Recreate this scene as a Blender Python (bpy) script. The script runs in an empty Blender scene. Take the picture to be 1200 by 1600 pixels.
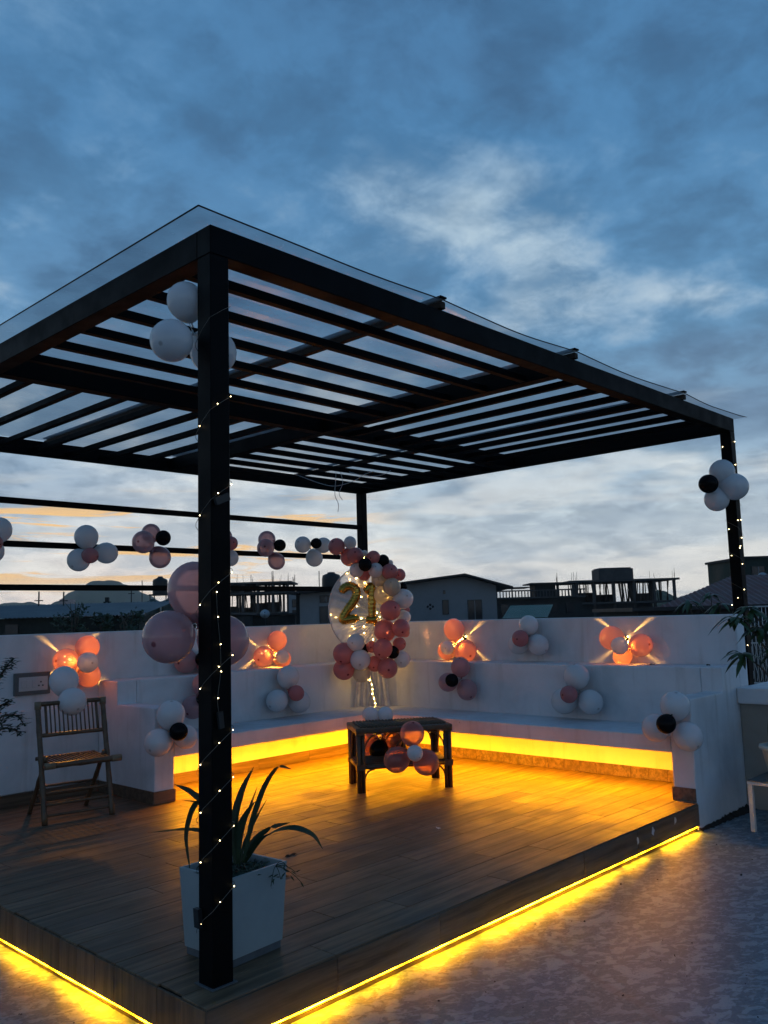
import bpy, bmesh, math, random
from mathutils import Vector, Quaternion, Matrix

S = bpy.context.scene
COL = S.collection
R = math.radians

# ---------------------------------------------------------------- camera
cam_d = bpy.data.cameras.new('camera')
cam = bpy.data.objects.new('camera', cam_d)
COL.objects.link(cam)
S.camera = cam
cam_d.sensor_fit = 'VERTICAL'
cam_d.sensor_height = 36.0
cam_d.lens = 30.09
cam_d.clip_start = 0.05
cam_d.clip_end = 20000
FWD = Vector((0.72167198, 0.68161201, 0.12080818))
RGT = Vector((0.68887577, -0.72432111, -0.02844483))
UPV = Vector((-0.06811558, -0.10374966, 0.99226825))
m = Matrix((RGT, UPV, -FWD)).transposed().to_4x4()
m.translation = Vector((-2.105, -2.9913, 1.4501))
cam.matrix_world = m

# ---------------------------------------------------------------- sky
SUN_DIR = Vector((0.50, 0.866, 0.0)).normalized()      # the sun has just gone down here
world = bpy.data.worlds.new('World')
S.world = world
world.use_nodes = True
nt = world.node_tree
nt.nodes.clear()


class NB:
    """Small helper that writes node trees tersely."""
    def __init__(self, tree):
        self.t = tree

    def n(self, kind, **kw):
        nd = self.t.nodes.new(kind)
        for k, v in kw.items():
            setattr(nd, k, v)
        return nd

    def put(self, sock, v):
        if isinstance(v, bpy.types.NodeSocket):
            self.t.links.new(v, sock)
        else:
            sock.default_value = v

    def math(self, op, a, b=0.0, c=0.0, clamp=False):
        nd = self.n('ShaderNodeMath', operation=op, use_clamp=clamp)
        self.put(nd.inputs[0], a)
        self.put(nd.inputs[1], b)
        self.put(nd.inputs[2], c)
        return nd.outputs[0]

    def vmath(self, op, a, b=(0, 0, 0)):
        nd = self.n('ShaderNodeVectorMath', operation=op)
        self.put(nd.inputs[0], a)
        if op == 'SCALE':
            self.put(nd.inputs[3], b)
        else:
            self.put(nd.inputs[1], b)
        return nd.outputs['Value'] if op in ('DOT_PRODUCT', 'LENGTH') else nd.outputs[0]

    def comb(self, x, y, z):
        nd = self.n('ShaderNodeCombineXYZ')
        for i, v in enumerate((x, y, z)):
            self.put(nd.inputs[i], v)
        return nd.outputs[0]

    def sep(self, v):
        nd = self.n('ShaderNodeSeparateXYZ')
        self.put(nd.inputs[0], v)
        return nd.outputs

    def noise(self, vec, scale=5.0, detail=4.0, rough=0.55, dist=0.0, lac=2.0):
        nd = self.n('ShaderNodeTexNoise')
        if vec is not None:
            self.put(nd.inputs['Vector'], vec)
        nd.inputs['Scale'].default_value = scale
        nd.inputs['Detail'].default_value = detail
        nd.inputs['Roughness'].default_value = rough
        nd.inputs['Lacunarity'].default_value = lac
        nd.inputs['Distortion'].default_value = dist
        return nd.outputs['Fac']

    def voronoi(self, vec, scale=5.0, feature='F1', rnd=1.0):
        nd = self.n('ShaderNodeTexVoronoi', feature=feature)
        self.put(nd.inputs['Vector'], vec)
        nd.inputs['Scale'].default_value = scale
        nd.inputs['Randomness'].default_value = rnd
        return nd.outputs

    def step(self, v, lo, hi, a=0.0, b=1.0, smooth=True):
        nd = self.n('ShaderNodeMapRange', interpolation_type='SMOOTHSTEP' if smooth else 'LINEAR')
        self.put(nd.inputs[0], v)
        for i, q in enumerate((lo, hi, a, b)):
            self.put(nd.inputs[1 + i], q)
        return nd.outputs[0]

    def mix(self, f, a, b, mode='MIX'):
        nd = self.n('ShaderNodeMix', data_type='RGBA', blend_type=mode)
        self.put(nd.inputs[0], f)
        for i, v in ((6, a), (7, b)):
            if isinstance(v, tuple) and len(v) == 3:
                v = (*v, 1)
            self.put(nd.inputs[i], v)
        return nd.outputs[2]

    def ramp(self, f, stops):
        nd = self.n('ShaderNodeValToRGB')
        self.put(nd.inputs[0], f)
        el = nd.color_ramp.elements
        while len(el) > 1:
            el.remove(el[-1])
        el[0].position = stops[0][0]
        el[0].color = (*stops[0][1], 1)
        for pz, c in stops[1:]:
            e = el.new(pz)
            e.color = (*c, 1)
        return nd.outputs[0]


def build_sky():
    b = NB(nt)
    tc = b.n('ShaderNodeTexCoord')
    d = b.vmath('NORMALIZE', tc.outputs['Generated'])
    x, y, z = b.sep(d)
    zc = b.math('MAXIMUM', z, 0.0)
    hl = b.math('SQRT', b.math('ADD', b.math('MULTIPLY', x, x), b.math('MULTIPLY', y, y)))
    az = b.math('DIVIDE', b.vmath('DOT_PRODUCT', d, tuple(SUN_DIR)), b.math('MAXIMUM', hl, 0.001))   # 1 towards sunset
    # the cloud deck seen from below
    k = b.math('DIVIDE', 1.0, b.math('ADD', zc, 0.22))
    P = b.vmath('SCALE', b.comb(x, y, 0.0), k)
    P = b.vmath('ADD', P, CLOUD_SHIFT)
    big = b.noise(P, 1.1, 3, 0.5, 0.0)
    mid = b.noise(b.vmath('ADD', P, (2.0, 5.0, 1.0)), 2.3, 9, 0.54, 0.1)
    fine = b.noise(b.vmath('ADD', P, (7.0, 1.0, 2.0)), 6.5, 10, 0.60, 0.2)
    clear = b.ramp(zc, [(0.0, (0.86, 0.83, 0.76)), (0.05, (0.76, 0.78, 0.77)), (0.10, (0.58, 0.67, 0.72)), (0.15, (0.36, 0.49, 0.61)),
                        (0.22, (0.19, 0.34, 0.50)), (0.32, (0.112, 0.265, 0.455)), (0.5, (0.072, 0.21, 0.405)), (1.0, (0.06, 0.16, 0.32))])
    dark = b.ramp(zc, [(0.0, (0.56, 0.60, 0.64)), (0.08, (0.43, 0.51, 0.58)), (0.16, (0.185, 0.28, 0.40)),
                       (0.35, (0.070, 0.158, 0.285)), (0.6, (0.052, 0.130, 0.255)), (1.0, (0.045, 0.112, 0.225))])
    lite = b.ramp(zc, [(0.0, (0.98, 0.93, 0.84)), (0.12, (0.80, 0.81, 0.78)), (0.25, (0.62, 0.69, 0.72)), (0.42, (0.50, 0.61, 0.67)),
                       (0.55, (0.24, 0.38, 0.53)), (1.0, (0.14, 0.26, 0.42))])
    nis = b.n('ShaderNodeTexSky', sky_type='NISHITA')
    nis.sun_disc = False
    nis.sun_elevation = R(1.5)
    nis.sun_rotation = math.atan2(SUN_DIR.x, SUN_DIR.y)
    nis.altitude = 100
    nisc = b.mix(1.0, nis.outputs[0], (0.10, 0.10, 0.10), 'MULTIPLY')
    base = b.mix(0.06, clear, nisc)
    # one rolling deck: thick and slate blue, thin and blue, or broken and pale
    dens = b.math('ADD', b.math('MULTIPLY', big, 0.40), b.math('ADD', b.math('MULTIPLY', mid, 0.38), b.math('MULTIPLY', fine, 0.22)))
    band = b.math('MULTIPLY', b.step(zc, 0.18, 0.40), b.step(zc, 0.56, 0.43))
    band = b.math('MULTIPLY', band, b.step(az, 0.70, 0.95, 0.2, 1.0))
    lobe = b.step(b.vmath('DOT_PRODUCT', d, (0.680, 0.580, 0.447)), 0.955, 0.998)
    dens = b.math('ADD', dens, b.math('ADD', b.math('MULTIPLY', band, 0.026), b.math('MULTIPLY', lobe, 0.022)))
    c = b.mix(b.step(dens, 0.405, 0.545), dark, base)
    c = b.mix(b.math('MULTIPLY', b.step(dens, 0.520, 0.680), 0.85), c, lite)
    shade = b.step(fine, 0.36, 0.62, 0.90, 1.08)
    c = b.mix(1.0, c, b.comb(shade, shade, shade), 'MULTIPLY')
    # level sheets of cloud low down
    ang = b.math('ARCTAN2', y, x)
    Q = b.comb(b.math('MULTIPLY', ang, 2.6), b.math('MULTIPLY', z, 15.0), 0.0)
    q1 = b.noise(b.vmath('ADD', Q, (0.0, 0.35, 2.0)), 1.3, 5, 0.52, 0.25)
    low = b.step(zc, 0.27, 0.15)
    c = b.mix(b.math('MULTIPLY', b.math('MULTIPLY', b.step(q1, 0.50, 0.66), low), 0.65), c, dark)
    c = b.mix(b.math('MULTIPLY', b.math('MULTIPLY', b.step(q1, 0.50, 0.36), low), 0.55), c, lite)
    # clouds still lit from under the horizon near the sunset
    Q2 = b.comb(b.math('MULTIPLY', ang, 5.0), b.math('MULTIPLY', z, 58.0), 5.0)
    q2 = b.noise(b.vmath('ADD', Q2, (0.6, 0.0, 0.0)), 1.15, 8, 0.62, 0.6)
    om = b.math('MULTIPLY', b.step(q2, 0.525, 0.60), b.math('MULTIPLY', b.step(az, 0.945, 0.992), b.step(zc, 0.155, 0.115)))
    om = b.math('MULTIPLY', om, b.step(zc, 0.02, 0.06))
    c = b.mix(b.math('MULTIPLY', om, 0.85), c, (1.0, 0.58, 0.17))
    # the dusk sky is dimmer away from the sunset
    c = b.mix(1.0, c, b.mix(b.step(az, -0.6, 0.70), (0.76, 0.84, 0.94), (1.0, 1.0, 1.0)), 'MULTIPLY')
    # below the horizon only dim ground light
    c = b.mix(b.step(z, -0.02, 0.0), (0.06, 0.065, 0.07), c)
    bg = b.n('ShaderNodeBackground')
    b.put(bg.inputs[0], c)
    bg.inputs[1].default_value = SKY_STRENGTH
    out = b.n('ShaderNodeOutputWorld')
    nt.links.new(bg.outputs[0], out.inputs[0])


SKY_STRENGTH = 1.10
CLOUD_SHIFT = (9.2, 9.9, 3.1)
build_sky()

sun_d = bpy.data.lights.new('sun', 'SUN')
sun_d.energy = 0.06
sun_d.angle = R(12)
sun_d.color = (1.0, 0.72, 0.5)
sun = bpy.data.objects.new('sun', sun_d)
COL.objects.link(sun)
sv = Vector((SUN_DIR.x, SUN_DIR.y, math.tan(R(4))))
sun.rotation_euler = sv.to_track_quat('Z', 'Y').to_euler()

S.view_settings.view_transform = 'Standard'
S.view_settings.look = 'None'
S.view_settings.exposure = 0.0
S.view_settings.gamma = 1.0
S.view_settings.use_curve_mapping = False
S.render.engine = 'CYCLES'
S.cycles.max_bounces = 6
S.cycles.diffuse_bounces = 3
S.cycles.glossy_bounces = 3
S.cycles.transmission_bounces = 6
S.cycles.transparent_max_bounces = 16
S.cycles.sample_clamp_indirect = 4.0
S.cycles.use_denoising = True
S.cycles.use_adaptive_sampling = True
S.cycles.adaptive_threshold = 0.02
S.cycles.caustics_reflective = False
S.cycles.caustics_refractive = False

# ---------------------------------------------------------------- helpers
WLOC = {}          # world position of every thing


def tag(o, label=None, cat=None, group=None, kind=None):
    if label:
        o['label'] = label
    if cat:
        o['category'] = cat
    if group:
        o['group'] = group
    if kind:
        o['kind'] = kind
    return o


def thing(name, label, cat, loc=(0, 0, 0), rz=0.0, group=None):
    o = bpy.data.objects.new(name, None)
    o.empty_display_size = 0.1
    COL.objects.link(o)
    o.location = loc
    o.rotation_euler = (0, 0, rz)
    WLOC[o] = Vector(loc)
    return tag(o, label, cat, group)


def link(name, me, mat, parent=None, loc=(0, 0, 0), local=False):
    o = bpy.data.objects.new(name, me)
    COL.objects.link(o)
    if mat is not None and len(me.materials) == 0:
        me.materials.append(mat)
    w = Vector(loc)
    if parent is not None:
        o.parent = parent
        if local:
            o.location = w
            WLOC[o] = WLOC[parent] + w
        else:
            o.location = w - WLOC[parent]
            WLOC[o] = w
    else:
        o.location = w
        WLOC[o] = w
    return o


class MB:
    """Collects shapes; build() makes them ONE mesh object."""
    def __init__(self):
        self.v = []
        self.f = []
        self.sm = []

    def add(self, vs, fs, smooth=False):
        o = len(self.v)
        self.v += [tuple(q) for q in vs]
        self.f += [tuple(i + o for i in f) for f in fs]
        self.sm += [smooth] * len(fs)

    def box(self, x0, x1, y0, y1, z0, z1):
        vs = [(x, y, z) for x in (x0, x1) for y in (y0, y1) for z in (z0, z1)]
        self.add(vs, [(0, 1, 3, 2), (4, 6, 7, 5), (0, 4, 5, 1), (2, 3, 7, 6), (0, 2, 6, 4), (1, 5, 7, 3)])
        return self

    def obox(self, c, ax, ay, az):
        """box from centre and three half-axis vectors"""
        c, ax, ay, az = Vector(c), Vector(ax), Vector(ay), Vector(az)
        vs = [c + sx * ax + sy * ay + sz * az for sx in (-1, 1) for sy in (-1, 1) for sz in (-1, 1)]
        self.add(vs, [(0, 1, 3, 2), (4, 6, 7, 5), (0, 4, 5, 1), (2, 3, 7, 6), (0, 2, 6, 4), (1, 5, 7, 3)])
        return self

    def tube(self, pts, rad, seg=8, caps=True):
        pts = [Vector(q) for q in pts]
        n = len(pts)
        rr = rad if isinstance(rad, (list, tuple)) else [rad] * n
        vs, fs = [], []
        ref = None
        for i, q in enumerate(pts):
            t = (pts[min(i + 1, n - 1)] - pts[max(i - 1, 0)]).normalized()
            if ref is None:
                ref = Vector((0, 0, 1)) if abs(t.z) < 0.9 else Vector((1, 0, 0))
            u = (ref - t * ref.dot(t))
            if u.length < 1e-5:
                u = t.orthogonal()
            u.normalize()
            ref = u
            w = t.cross(u)
            for s in range(seg):
                a = 2 * math.pi * s / seg
                vs.append(q + (u * math.cos(a) + w * math.sin(a)) * rr[i])
        for i in range(n - 1):
            for s in range(seg):
                s2 = (s + 1) % seg
                fs.append((i * seg + s, i * seg + s2, (i + 1) * seg + s2, (i + 1) * seg + s))
        if caps:
            fs.append(tuple(range(seg))[::-1])
            fs.append(tuple((n - 1) * seg + s for s in range(seg)))
        self.add(vs, fs, True)
        return self

    def lathe(self, prof, c=(0, 0, 0), seg=20):
        vs, fs = [], []
        for r, z in prof:
            for s in range(seg):
                a = 2 * math.pi * s / seg
                vs.append((c[0] + r * math.cos(a), c[1] + r * math.sin(a), c[2] + z))
        for i in range(len(prof) - 1):
            for s in range(seg):
                s2 = (s + 1) % seg
                fs.append((i * seg + s, i * seg + s2, (i + 1) * seg + s2, (i + 1) * seg + s))
        fs.append(tuple(range(seg))[::-1])
        fs.append(tuple((len(prof) - 1) * seg + s for s in range(seg)))
        self.add(vs, fs, True)
        return self

    def ball(self, c, r, seg=8, rings=6):
        prof = [(r * math.sin(math.pi * max(i, 0.02) / rings) if i < rings else r * 0.01, -r * math.cos(math.pi * i / rings)) for i in range(rings + 1)]
        return self.lathe(prof, c, seg)

    def blade(self, pts, widths, side, fold=0.25):
        """a leaf: a ribbon along pts, with a slight fold along its midrib"""
        pts = [Vector(q) for q in pts]
        side = Vector(side).normalized()
        vs, fs = [], []
        for i, q in enumerate(pts):
            t = (pts[min(i + 1, len(pts) - 1)] - pts[max(i - 1, 0)])
            t = t.normalized() if t.length > 1e-6 else Vector((0, 0, 1))
            sd = (side - t * side.dot(t))
            sd = sd.normalized() if sd.length > 1e-4 else t.orthogonal().normalized()
            nn = t.cross(sd)
            w = widths[i]
            vs += [q - sd * w + nn * w * fold, q, q + sd * w + nn * w * fold]
        for i in range(len(pts) - 1):
            a = i * 3
            fs += [(a, a + 1, a + 4, a + 3), (a + 1, a + 2, a + 5, a + 4)]
        self.add(vs, fs, True)
        return self

    def build(self, name, mat, parent=None, loc=None, local=False, base=None):
        """verts are world coordinates unless local"""
        if local:
            off = Vector(loc or (0, 0, 0))
            me = bpy.data.meshes.new(name)
            me.from_pydata(self.v, [], self.f)
        else:
            off = WLOC[parent] if parent is not None else Vector(base or (0, 0, 0))
            me = bpy.data.meshes.new(name)
            me.from_pydata([(q[0] - off.x, q[1] - off.y, q[2] - off.z) for q in self.v], [], self.f)
        me.polygons.foreach_set('use_smooth', self.sm)
        me.update()
        return link(name, me, mat, parent, off, local)


_cache = {}


def bevel_mesh(dx, dy, dz, bev, mat):
    key = (round(dx, 4), round(dy, 4), round(dz, 4), bev, mat.name)
    if key in _cache:
        return _cache[key]
    bm = bmesh.new()
    bmesh.ops.create_cube(bm, size=1.0)
    bmesh.ops.scale(bm, vec=(dx, dy, dz), verts=bm.verts)
    if bev > 0:
        bmesh.ops.bevel(bm, geom=list(bm.edges), offset=min(bev, 0.45 * min(dx, dy, dz)), segments=1 if bev < 0.006 else 2, affect='EDGES', profile=0.6)
    me = bpy.data.meshes.new('block')
    bm.to_mesh(me)
    bm.free()
    me.materials.append(mat)
    _cache[key] = me
    return me


def block(name, x0, x1, y0, y1, z0, z1, mat, parent=None, bev=0.004):
    me = bevel_mesh(x1 - x0, y1 - y0, z1 - z0, bev, mat)
    return link(name, me, None, parent, ((x0 + x1) / 2, (y0 + y1) / 2, (z0 + z1) / 2))


def lerp(a, b, t):
    return a + (b - a) * t


def bez(a, b, c, n=10):
    a, b, c = Vector(a), Vector(b), Vector(c)
    return [(1 - t) ** 2 * a + 2 * t * (1 - t) * b + t * t * c for t in [i / n for i in range(n + 1)]]


def smooth_path(pts, n=6):
    """Catmull-Rom through the points"""
    P = [Vector(q) for q in pts]
    P = [2 * P[0] - P[1]] + P + [2 * P[-1] - P[-2]]
    out = []
    for i in range(1, len(P) - 2):
        for j in range(n):
            t = j / n
            a, b, c, d = P[i - 1], P[i], P[i + 1], P[i + 2]
            out.append(0.5 * ((2 * b) + (c - a) * t + (2 * a - 5 * b + 4 * c - d) * t * t + (3 * b - a - 3 * c + d) * t ** 3))
    out.append(P[-2])
    return out


# ---------------------------------------------------------------- materials
def mat_new(name):
    m = bpy.data.materials.new(name)
    m.use_nodes = True
    m.node_tree.nodes.clear()
    b = NB(m.node_tree)
    out = b.n('ShaderNodeOutputMaterial')
    return m, b, out


def principled(b, out, col, rough=0.5, metal=0.0, bump=None, spec=0.5, bstr=0.3, bdist=0.002):
    p = b.n('ShaderNodeBsdfPrincipled')
    if isinstance(col, tuple):
        col = (*col, 1)
    b.put(p.inputs['Base Color'], col)
    b.put(p.inputs['Roughness'], rough)
    b.put(p.inputs['Metallic'], metal)
    p.inputs['Specular IOR Level'].default_value = spec
    if bump is not None:
        bn = b.n('ShaderNodeBump')
        bn.inputs['Strength'].default_value = bstr
        bn.inputs['Distance'].default_value = bdist
        b.put(bn.inputs['Height'], bump)
        b.put(p.inputs['Normal'], bn.outputs[0])
    b.t.links.new(p.outputs[0], out.inputs[0])
    return p


def coords(b, kind='Object'):
    return b.n('ShaderNodeTexCoord').outputs[kind]


def rnd_vec(b, v, amt=7.0):
    oi = b.n('ShaderNodeObjectInfo')
    r = b.math('MULTIPLY', oi.outputs['Random'], amt)
    return b.vmath('ADD', v, b.comb(r, b.math('MULTIPLY', r, 1.7), b.math('MULTIPLY', r, 2.3))), oi.outputs['Random']


def simple(name, col, rough=0.6, metal=0.0, var=0.25, scale=6.0, spec=0.4, bstr=0.25, bdist=0.003):
    m, b, out = mat_new(name)
    v, r = rnd_vec(b, coords(b))
    n = b.noise(v, scale, 6, 0.6)
    n2 = b.noise(v, scale * 7, 4, 0.6)
    f = b.math('ADD', b.math('MULTIPLY', n, 0.7), b.math('MULTIPLY', n2, 0.3))
    lo = tuple(c * (1 - var) for c in col)
    hi = tuple(min(1, c * (1 + var)) for c in col)
    c = b.mix(b.step(f, 0.3, 0.7), lo, hi)
    principled(b, out, c, b.step(n, 0.3, 0.7, rough * 0.85, min(1, rough * 1.15)), metal, n2, spec, bstr, bdist)
    return m


def emit(name, col, strength):
    m, b, out = mat_new(name)
    e = b.n('ShaderNodeEmission')
    e.inputs[0].default_value = (*col, 1)
    e.inputs[1].default_value = strength
    b.t.links.new(e.outputs[0], out.inputs[0])
    return m


M = {}
M['metal'] = simple('black_painted_steel', (0.0018, 0.0019, 0.0022), 0.55, 0, 0.3, 5, 0.08, 0.15)
M['rust'] = simple('brown_purlin', (0.035, 0.02, 0.012), 0.7, 0, 0.4, 9, 0.2)


def make_plaster(name, col):
    m, b, out = mat_new(name)
    v, r = rnd_vec(b, coords(b))
    n = b.noise(v, 2.3, 7, 0.6, 0.4)
    sp = b.noise(v, 38, 3, 0.5)
    sx, sy, sz = b.sep(v)
    streak = b.noise(b.comb(b.math('MULTIPLY', sx, 9), b.math('MULTIPLY', sy, 9), b.math('MULTIPLY', sz, 1.1)), 1.0, 5, 0.6)
    c = b.mix(b.step(n, 0.35, 0.75), col, tuple(q * 0.80 for q in col))
    c = b.mix(b.math('MULTIPLY', b.step(streak, 0.52, 0.75), 0.5), c, tuple(q * t for q, t in zip(col, (0.62, 0.60, 0.56))))
    chip = b.step(b.noise(v, 11, 4, 0.7, 0.5), 0.715, 0.735)
    c = b.mix(b.math('MULTIPLY', chip, 0.7), c, (0.16, 0.15, 0.14))
    principled(b, out, c, 0.62, 0, b.math('ADD', b.math('MULTIPLY', n, 0.8), b.math('MULTIPLY', sp, 0.25)), 0.3, 0.45, 0.006)
    return m


M['plaster'] = make_plaster('white_painted_plaster', (0.70, 0.70, 0.71))
M['plaster_beige'] = make_plaster('beige_plaster', (0.36, 0.33, 0.28))


def make_woodtile(name, base):
    m, b, out = mat_new(name)
    v, r = rnd_vec(b, coords(b), 31.0)
    x, y, z = b.sep(v)
    g = b.comb(b.math('MULTIPLY', x, 1.6), b.math('MULTIPLY', y, 26), b.math('MULTIPLY', z, 26))
    g1 = b.noise(g, 1.0, 7, 0.62, 0.45)
    g2 = b.noise(b.comb(b.math('MULTIPLY', x, 5), b.math('MULTIPLY', y, 110), b.math('MULTIPLY', z, 110)), 1.0, 4, 0.6, 0.4)
    blot = b.noise(v, 3.0, 5, 0.6)
    dk = tuple(q * 0.52 for q in base)
    lt = tuple(q * 1.5 for q in base)
    c = b.mix(b.step(g1, 0.32, 0.68), dk, lt)
    c = b.mix(b.math('MULTIPLY', b.step(g2, 0.45, 0.7), 0.35), c, dk)
    c = b.mix(b.math('MULTIPLY', r, 0.45), c, tuple(q * 0.6 for q in base))
    tc = coords(b, 'Object')
    geo = b.n('ShaderNodeNewGeometry').outputs['Position']
    dirt = b.step(b.noise(geo, 1.3, 6, 0.6, 0.2), 0.50, 0.78)
    c = b.mix(b.math('MULTIPLY', dirt, 0.4), c, (0.16, 0.15, 0.14))
    rough = b.math('ADD', b.step(blot, 0.3, 0.7, 0.40, 0.56), b.math('MULTIPLY', dirt, 0.18))
    principled(b, out, c, rough, 0, b.math('ADD', g1, b.math('MULTIPLY', g2, 0.5)), 0.32, 0.22, 0.0015)
    return m


M['woodtile'] = make_woodtile('wood_look_tile', (0.160, 0.100, 0.056))
M['woodtile_riser'] = make_woodtile('wood_look_riser_tile', (0.15, 0.095, 0.06))
M['grout'] = simple('dark_grout', (0.025, 0.022, 0.02), 0.9)


def make_terrace():
    m, b, out = mat_new('blotched_terrace_concrete')
    v = b.n('ShaderNodeNewGeometry').outputs['Position']
    rv = b.n('ShaderNodeVectorRotate', rotation_type='Z_AXIS')
    b.put(rv.inputs['Vector'], v)
    rv.inputs['Angle'].default_value = 0.4
    v2 = b.vmath('MULTIPLY', rv.outputs[0], (1.0, 1.5, 1.0))
    n1 = b.noise(v2, 11.0, 3.0, 0.55, 0.7)
    n2 = b.noise(b.vmath('ADD', v2, (5, 3, 0)), 21, 4, 0.6, 0.7)
    zone = b.noise(v, 0.9, 5, 0.6, 0.6)
    pat = b.math('MAXIMUM', b.step(n1, 0.515, 0.565), b.math('MULTIPLY', b.step(n2, 0.55, 0.60), 0.75))
    pat = b.math('MULTIPLY', pat, b.step(zone, 0.30, 0.58, 0.6, 1.0))
    fine = b.noise(v, 70, 6, 0.7)
    grit = b.noise(v, 260, 3, 0.6)
    c = b.mix(b.step(zone, 0.3, 0.7), (0.078, 0.122, 0.150), (0.12, 0.172, 0.205))
    c = b.mix(b.math('MULTIPLY', pat, 0.62), c, (0.28, 0.385, 0.44))
    c = b.mix(b.math('MULTIPLY', b.step(fine, 0.55, 0.72), 0.45), c, (0.07, 0.075, 0.08))
    # two faint trowel seams
    sx, sy, sz = b.sep(rv.outputs[0])
    wob = b.math('MULTIPLY', b.noise(v, 2.0, 3, 0.5), 0.12)
    seam = b.step(b.math('ABSOLUTE', b.math('SUBTRACT', b.math('ADD', sx, wob), 1.75)), 0.035, 0.012)
    c = b.mix(b.math('MULTIPLY', seam, 0.5), c, (0.10, 0.11, 0.12))
    pud = b.step(b.noise(b.vmath('ADD', v, (1.2, 7.1, 0)), 1.0, 5, 0.6, 0.5), 0.66, 0.70)
    c = b.mix(b.math('MULTIPLY', pud, 0.45), c, (0.07, 0.075, 0.08))
    rough = b.math('SUBTRACT', b.step(fine, 0.3, 0.7, 0.34, 0.58), b.math('MULTIPLY', pud, 0.12))
    hgt = b.math('ADD', b.math('MULTIPLY', fine, 0.7), b.math('ADD', b.math('MULTIPLY', pat, 0.22), b.math('MULTIPLY', grit, 0.4)))
    principled(b, out, c, rough, 0, hgt, 0.5, 0.55, 0.004)
    return m


M['terrace'] = make_terrace()


def make_balloon(name, col, trans, deep, rough=0.22, clear=0.0, gloss=0.8):
    m, b, out = mat_new(name)
    co = coords(b)
    x, y, z = b.sep(co)
    rr = b.math('SQRT', b.math('ADD', b.math('MULTIPLY', x, x), b.math('MULTIPLY', y, y)))
    tip = b.math('MULTIPLY', b.step(rr, 0.075, 0.03), b.math('GREATER_THAN', z, 0.0))
    end = b.step(z, -0.30, -0.5)
    oi = b.n('ShaderNodeObjectInfo')
    c = b.mix(b.math('MULTIPLY', oi.outputs['Random'], 0.25), col, tuple(q * 0.85 for q in col))
    c = b.mix(b.math('MAXIMUM', tip, b.math('MULTIPLY', end, 0.6)), c, deep)
    d = b.n('ShaderNodeBsdfDiffuse')
    t = b.n('ShaderNodeBsdfTranslucent')
    b.put(d.inputs[0], c)
    b.put(t.inputs[0], c)
    g = b.n('ShaderNodeBsdfGlossy')
    g.inputs['Roughness'].default_value = rough
    g.inputs[0].default_value = (0.9, 0.9, 0.9, 1)
    m1 = b.n('ShaderNodeMixShader')
    m1.inputs[0].default_value = trans
    b.t.links.new(d.outputs[0], m1.inputs[1])
    b.t.links.new(t.outputs[0], m1.inputs[2])
    last = m1
    if clear > 0:
        # thin stretched film: partly see-through, denser towards its rim
        tr = b.n('ShaderNodeBsdfTransparent')
        b.put(tr.inputs[0], b.mix(0.35, c, (1, 1, 1)))
        lw = b.n('ShaderNodeLayerWeight')
        lw.inputs[0].default_value = 0.5
        mc = b.n('ShaderNodeMixShader')
        b.put(mc.inputs[0], b.step(lw.outputs['Facing'], 0.2, 0.95, clear, clear * 0.25))
        b.t.links.new(m1.outputs[0], mc.inputs[1])
        b.t.links.new(tr.outputs[0], mc.inputs[2])
        last = mc
    fr = b.n('ShaderNodeFresnel')
    fr.inputs[0].default_value = 1.45
    m2 = b.n('ShaderNodeMixShader')
    b.put(m2.inputs[0], b.math('MULTIPLY', fr.outputs[0], gloss))
    b.t.links.new(last.outputs[0], m2.inputs[1])
    b.t.links.new(g.outputs[0], m2.inputs[2])
    b.t.links.new(m2.outputs[0], out.inputs[0])
    return m


M['b_white'] = make_balloon('white_latex', (0.92, 0.91, 0.91), 0.36, (0.6, 0.57, 0.55), 0.11, 0.06)
M['b_cream'] = make_balloon('cream_latex', (0.80, 0.72, 0.58), 0.5, (0.6, 0.5, 0.4), 0.11, 0.15)
M['b_pink'] = make_balloon('pink_latex', (0.86, 0.52, 0.53), 0.55, (0.34, 0.08, 0.10), 0.11, 0.34)
M['b_film'] = make_balloon('thin_peach_latex', (0.82, 0.42, 0.38), 0.6, (0.34, 0.08, 0.10), 0.11, 0.62)
M['b_rose'] = make_balloon('rose_latex', (0.80, 0.33, 0.33), 0.55, (0.25, 0.05, 0.06), 0.11, 0.12)
M['b_black'] = make_balloon('black_latex', (0.006, 0.0055, 0.006), 0.0, (0.005, 0.005, 0.005), 0.22, 0.0, 0.22)


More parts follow.
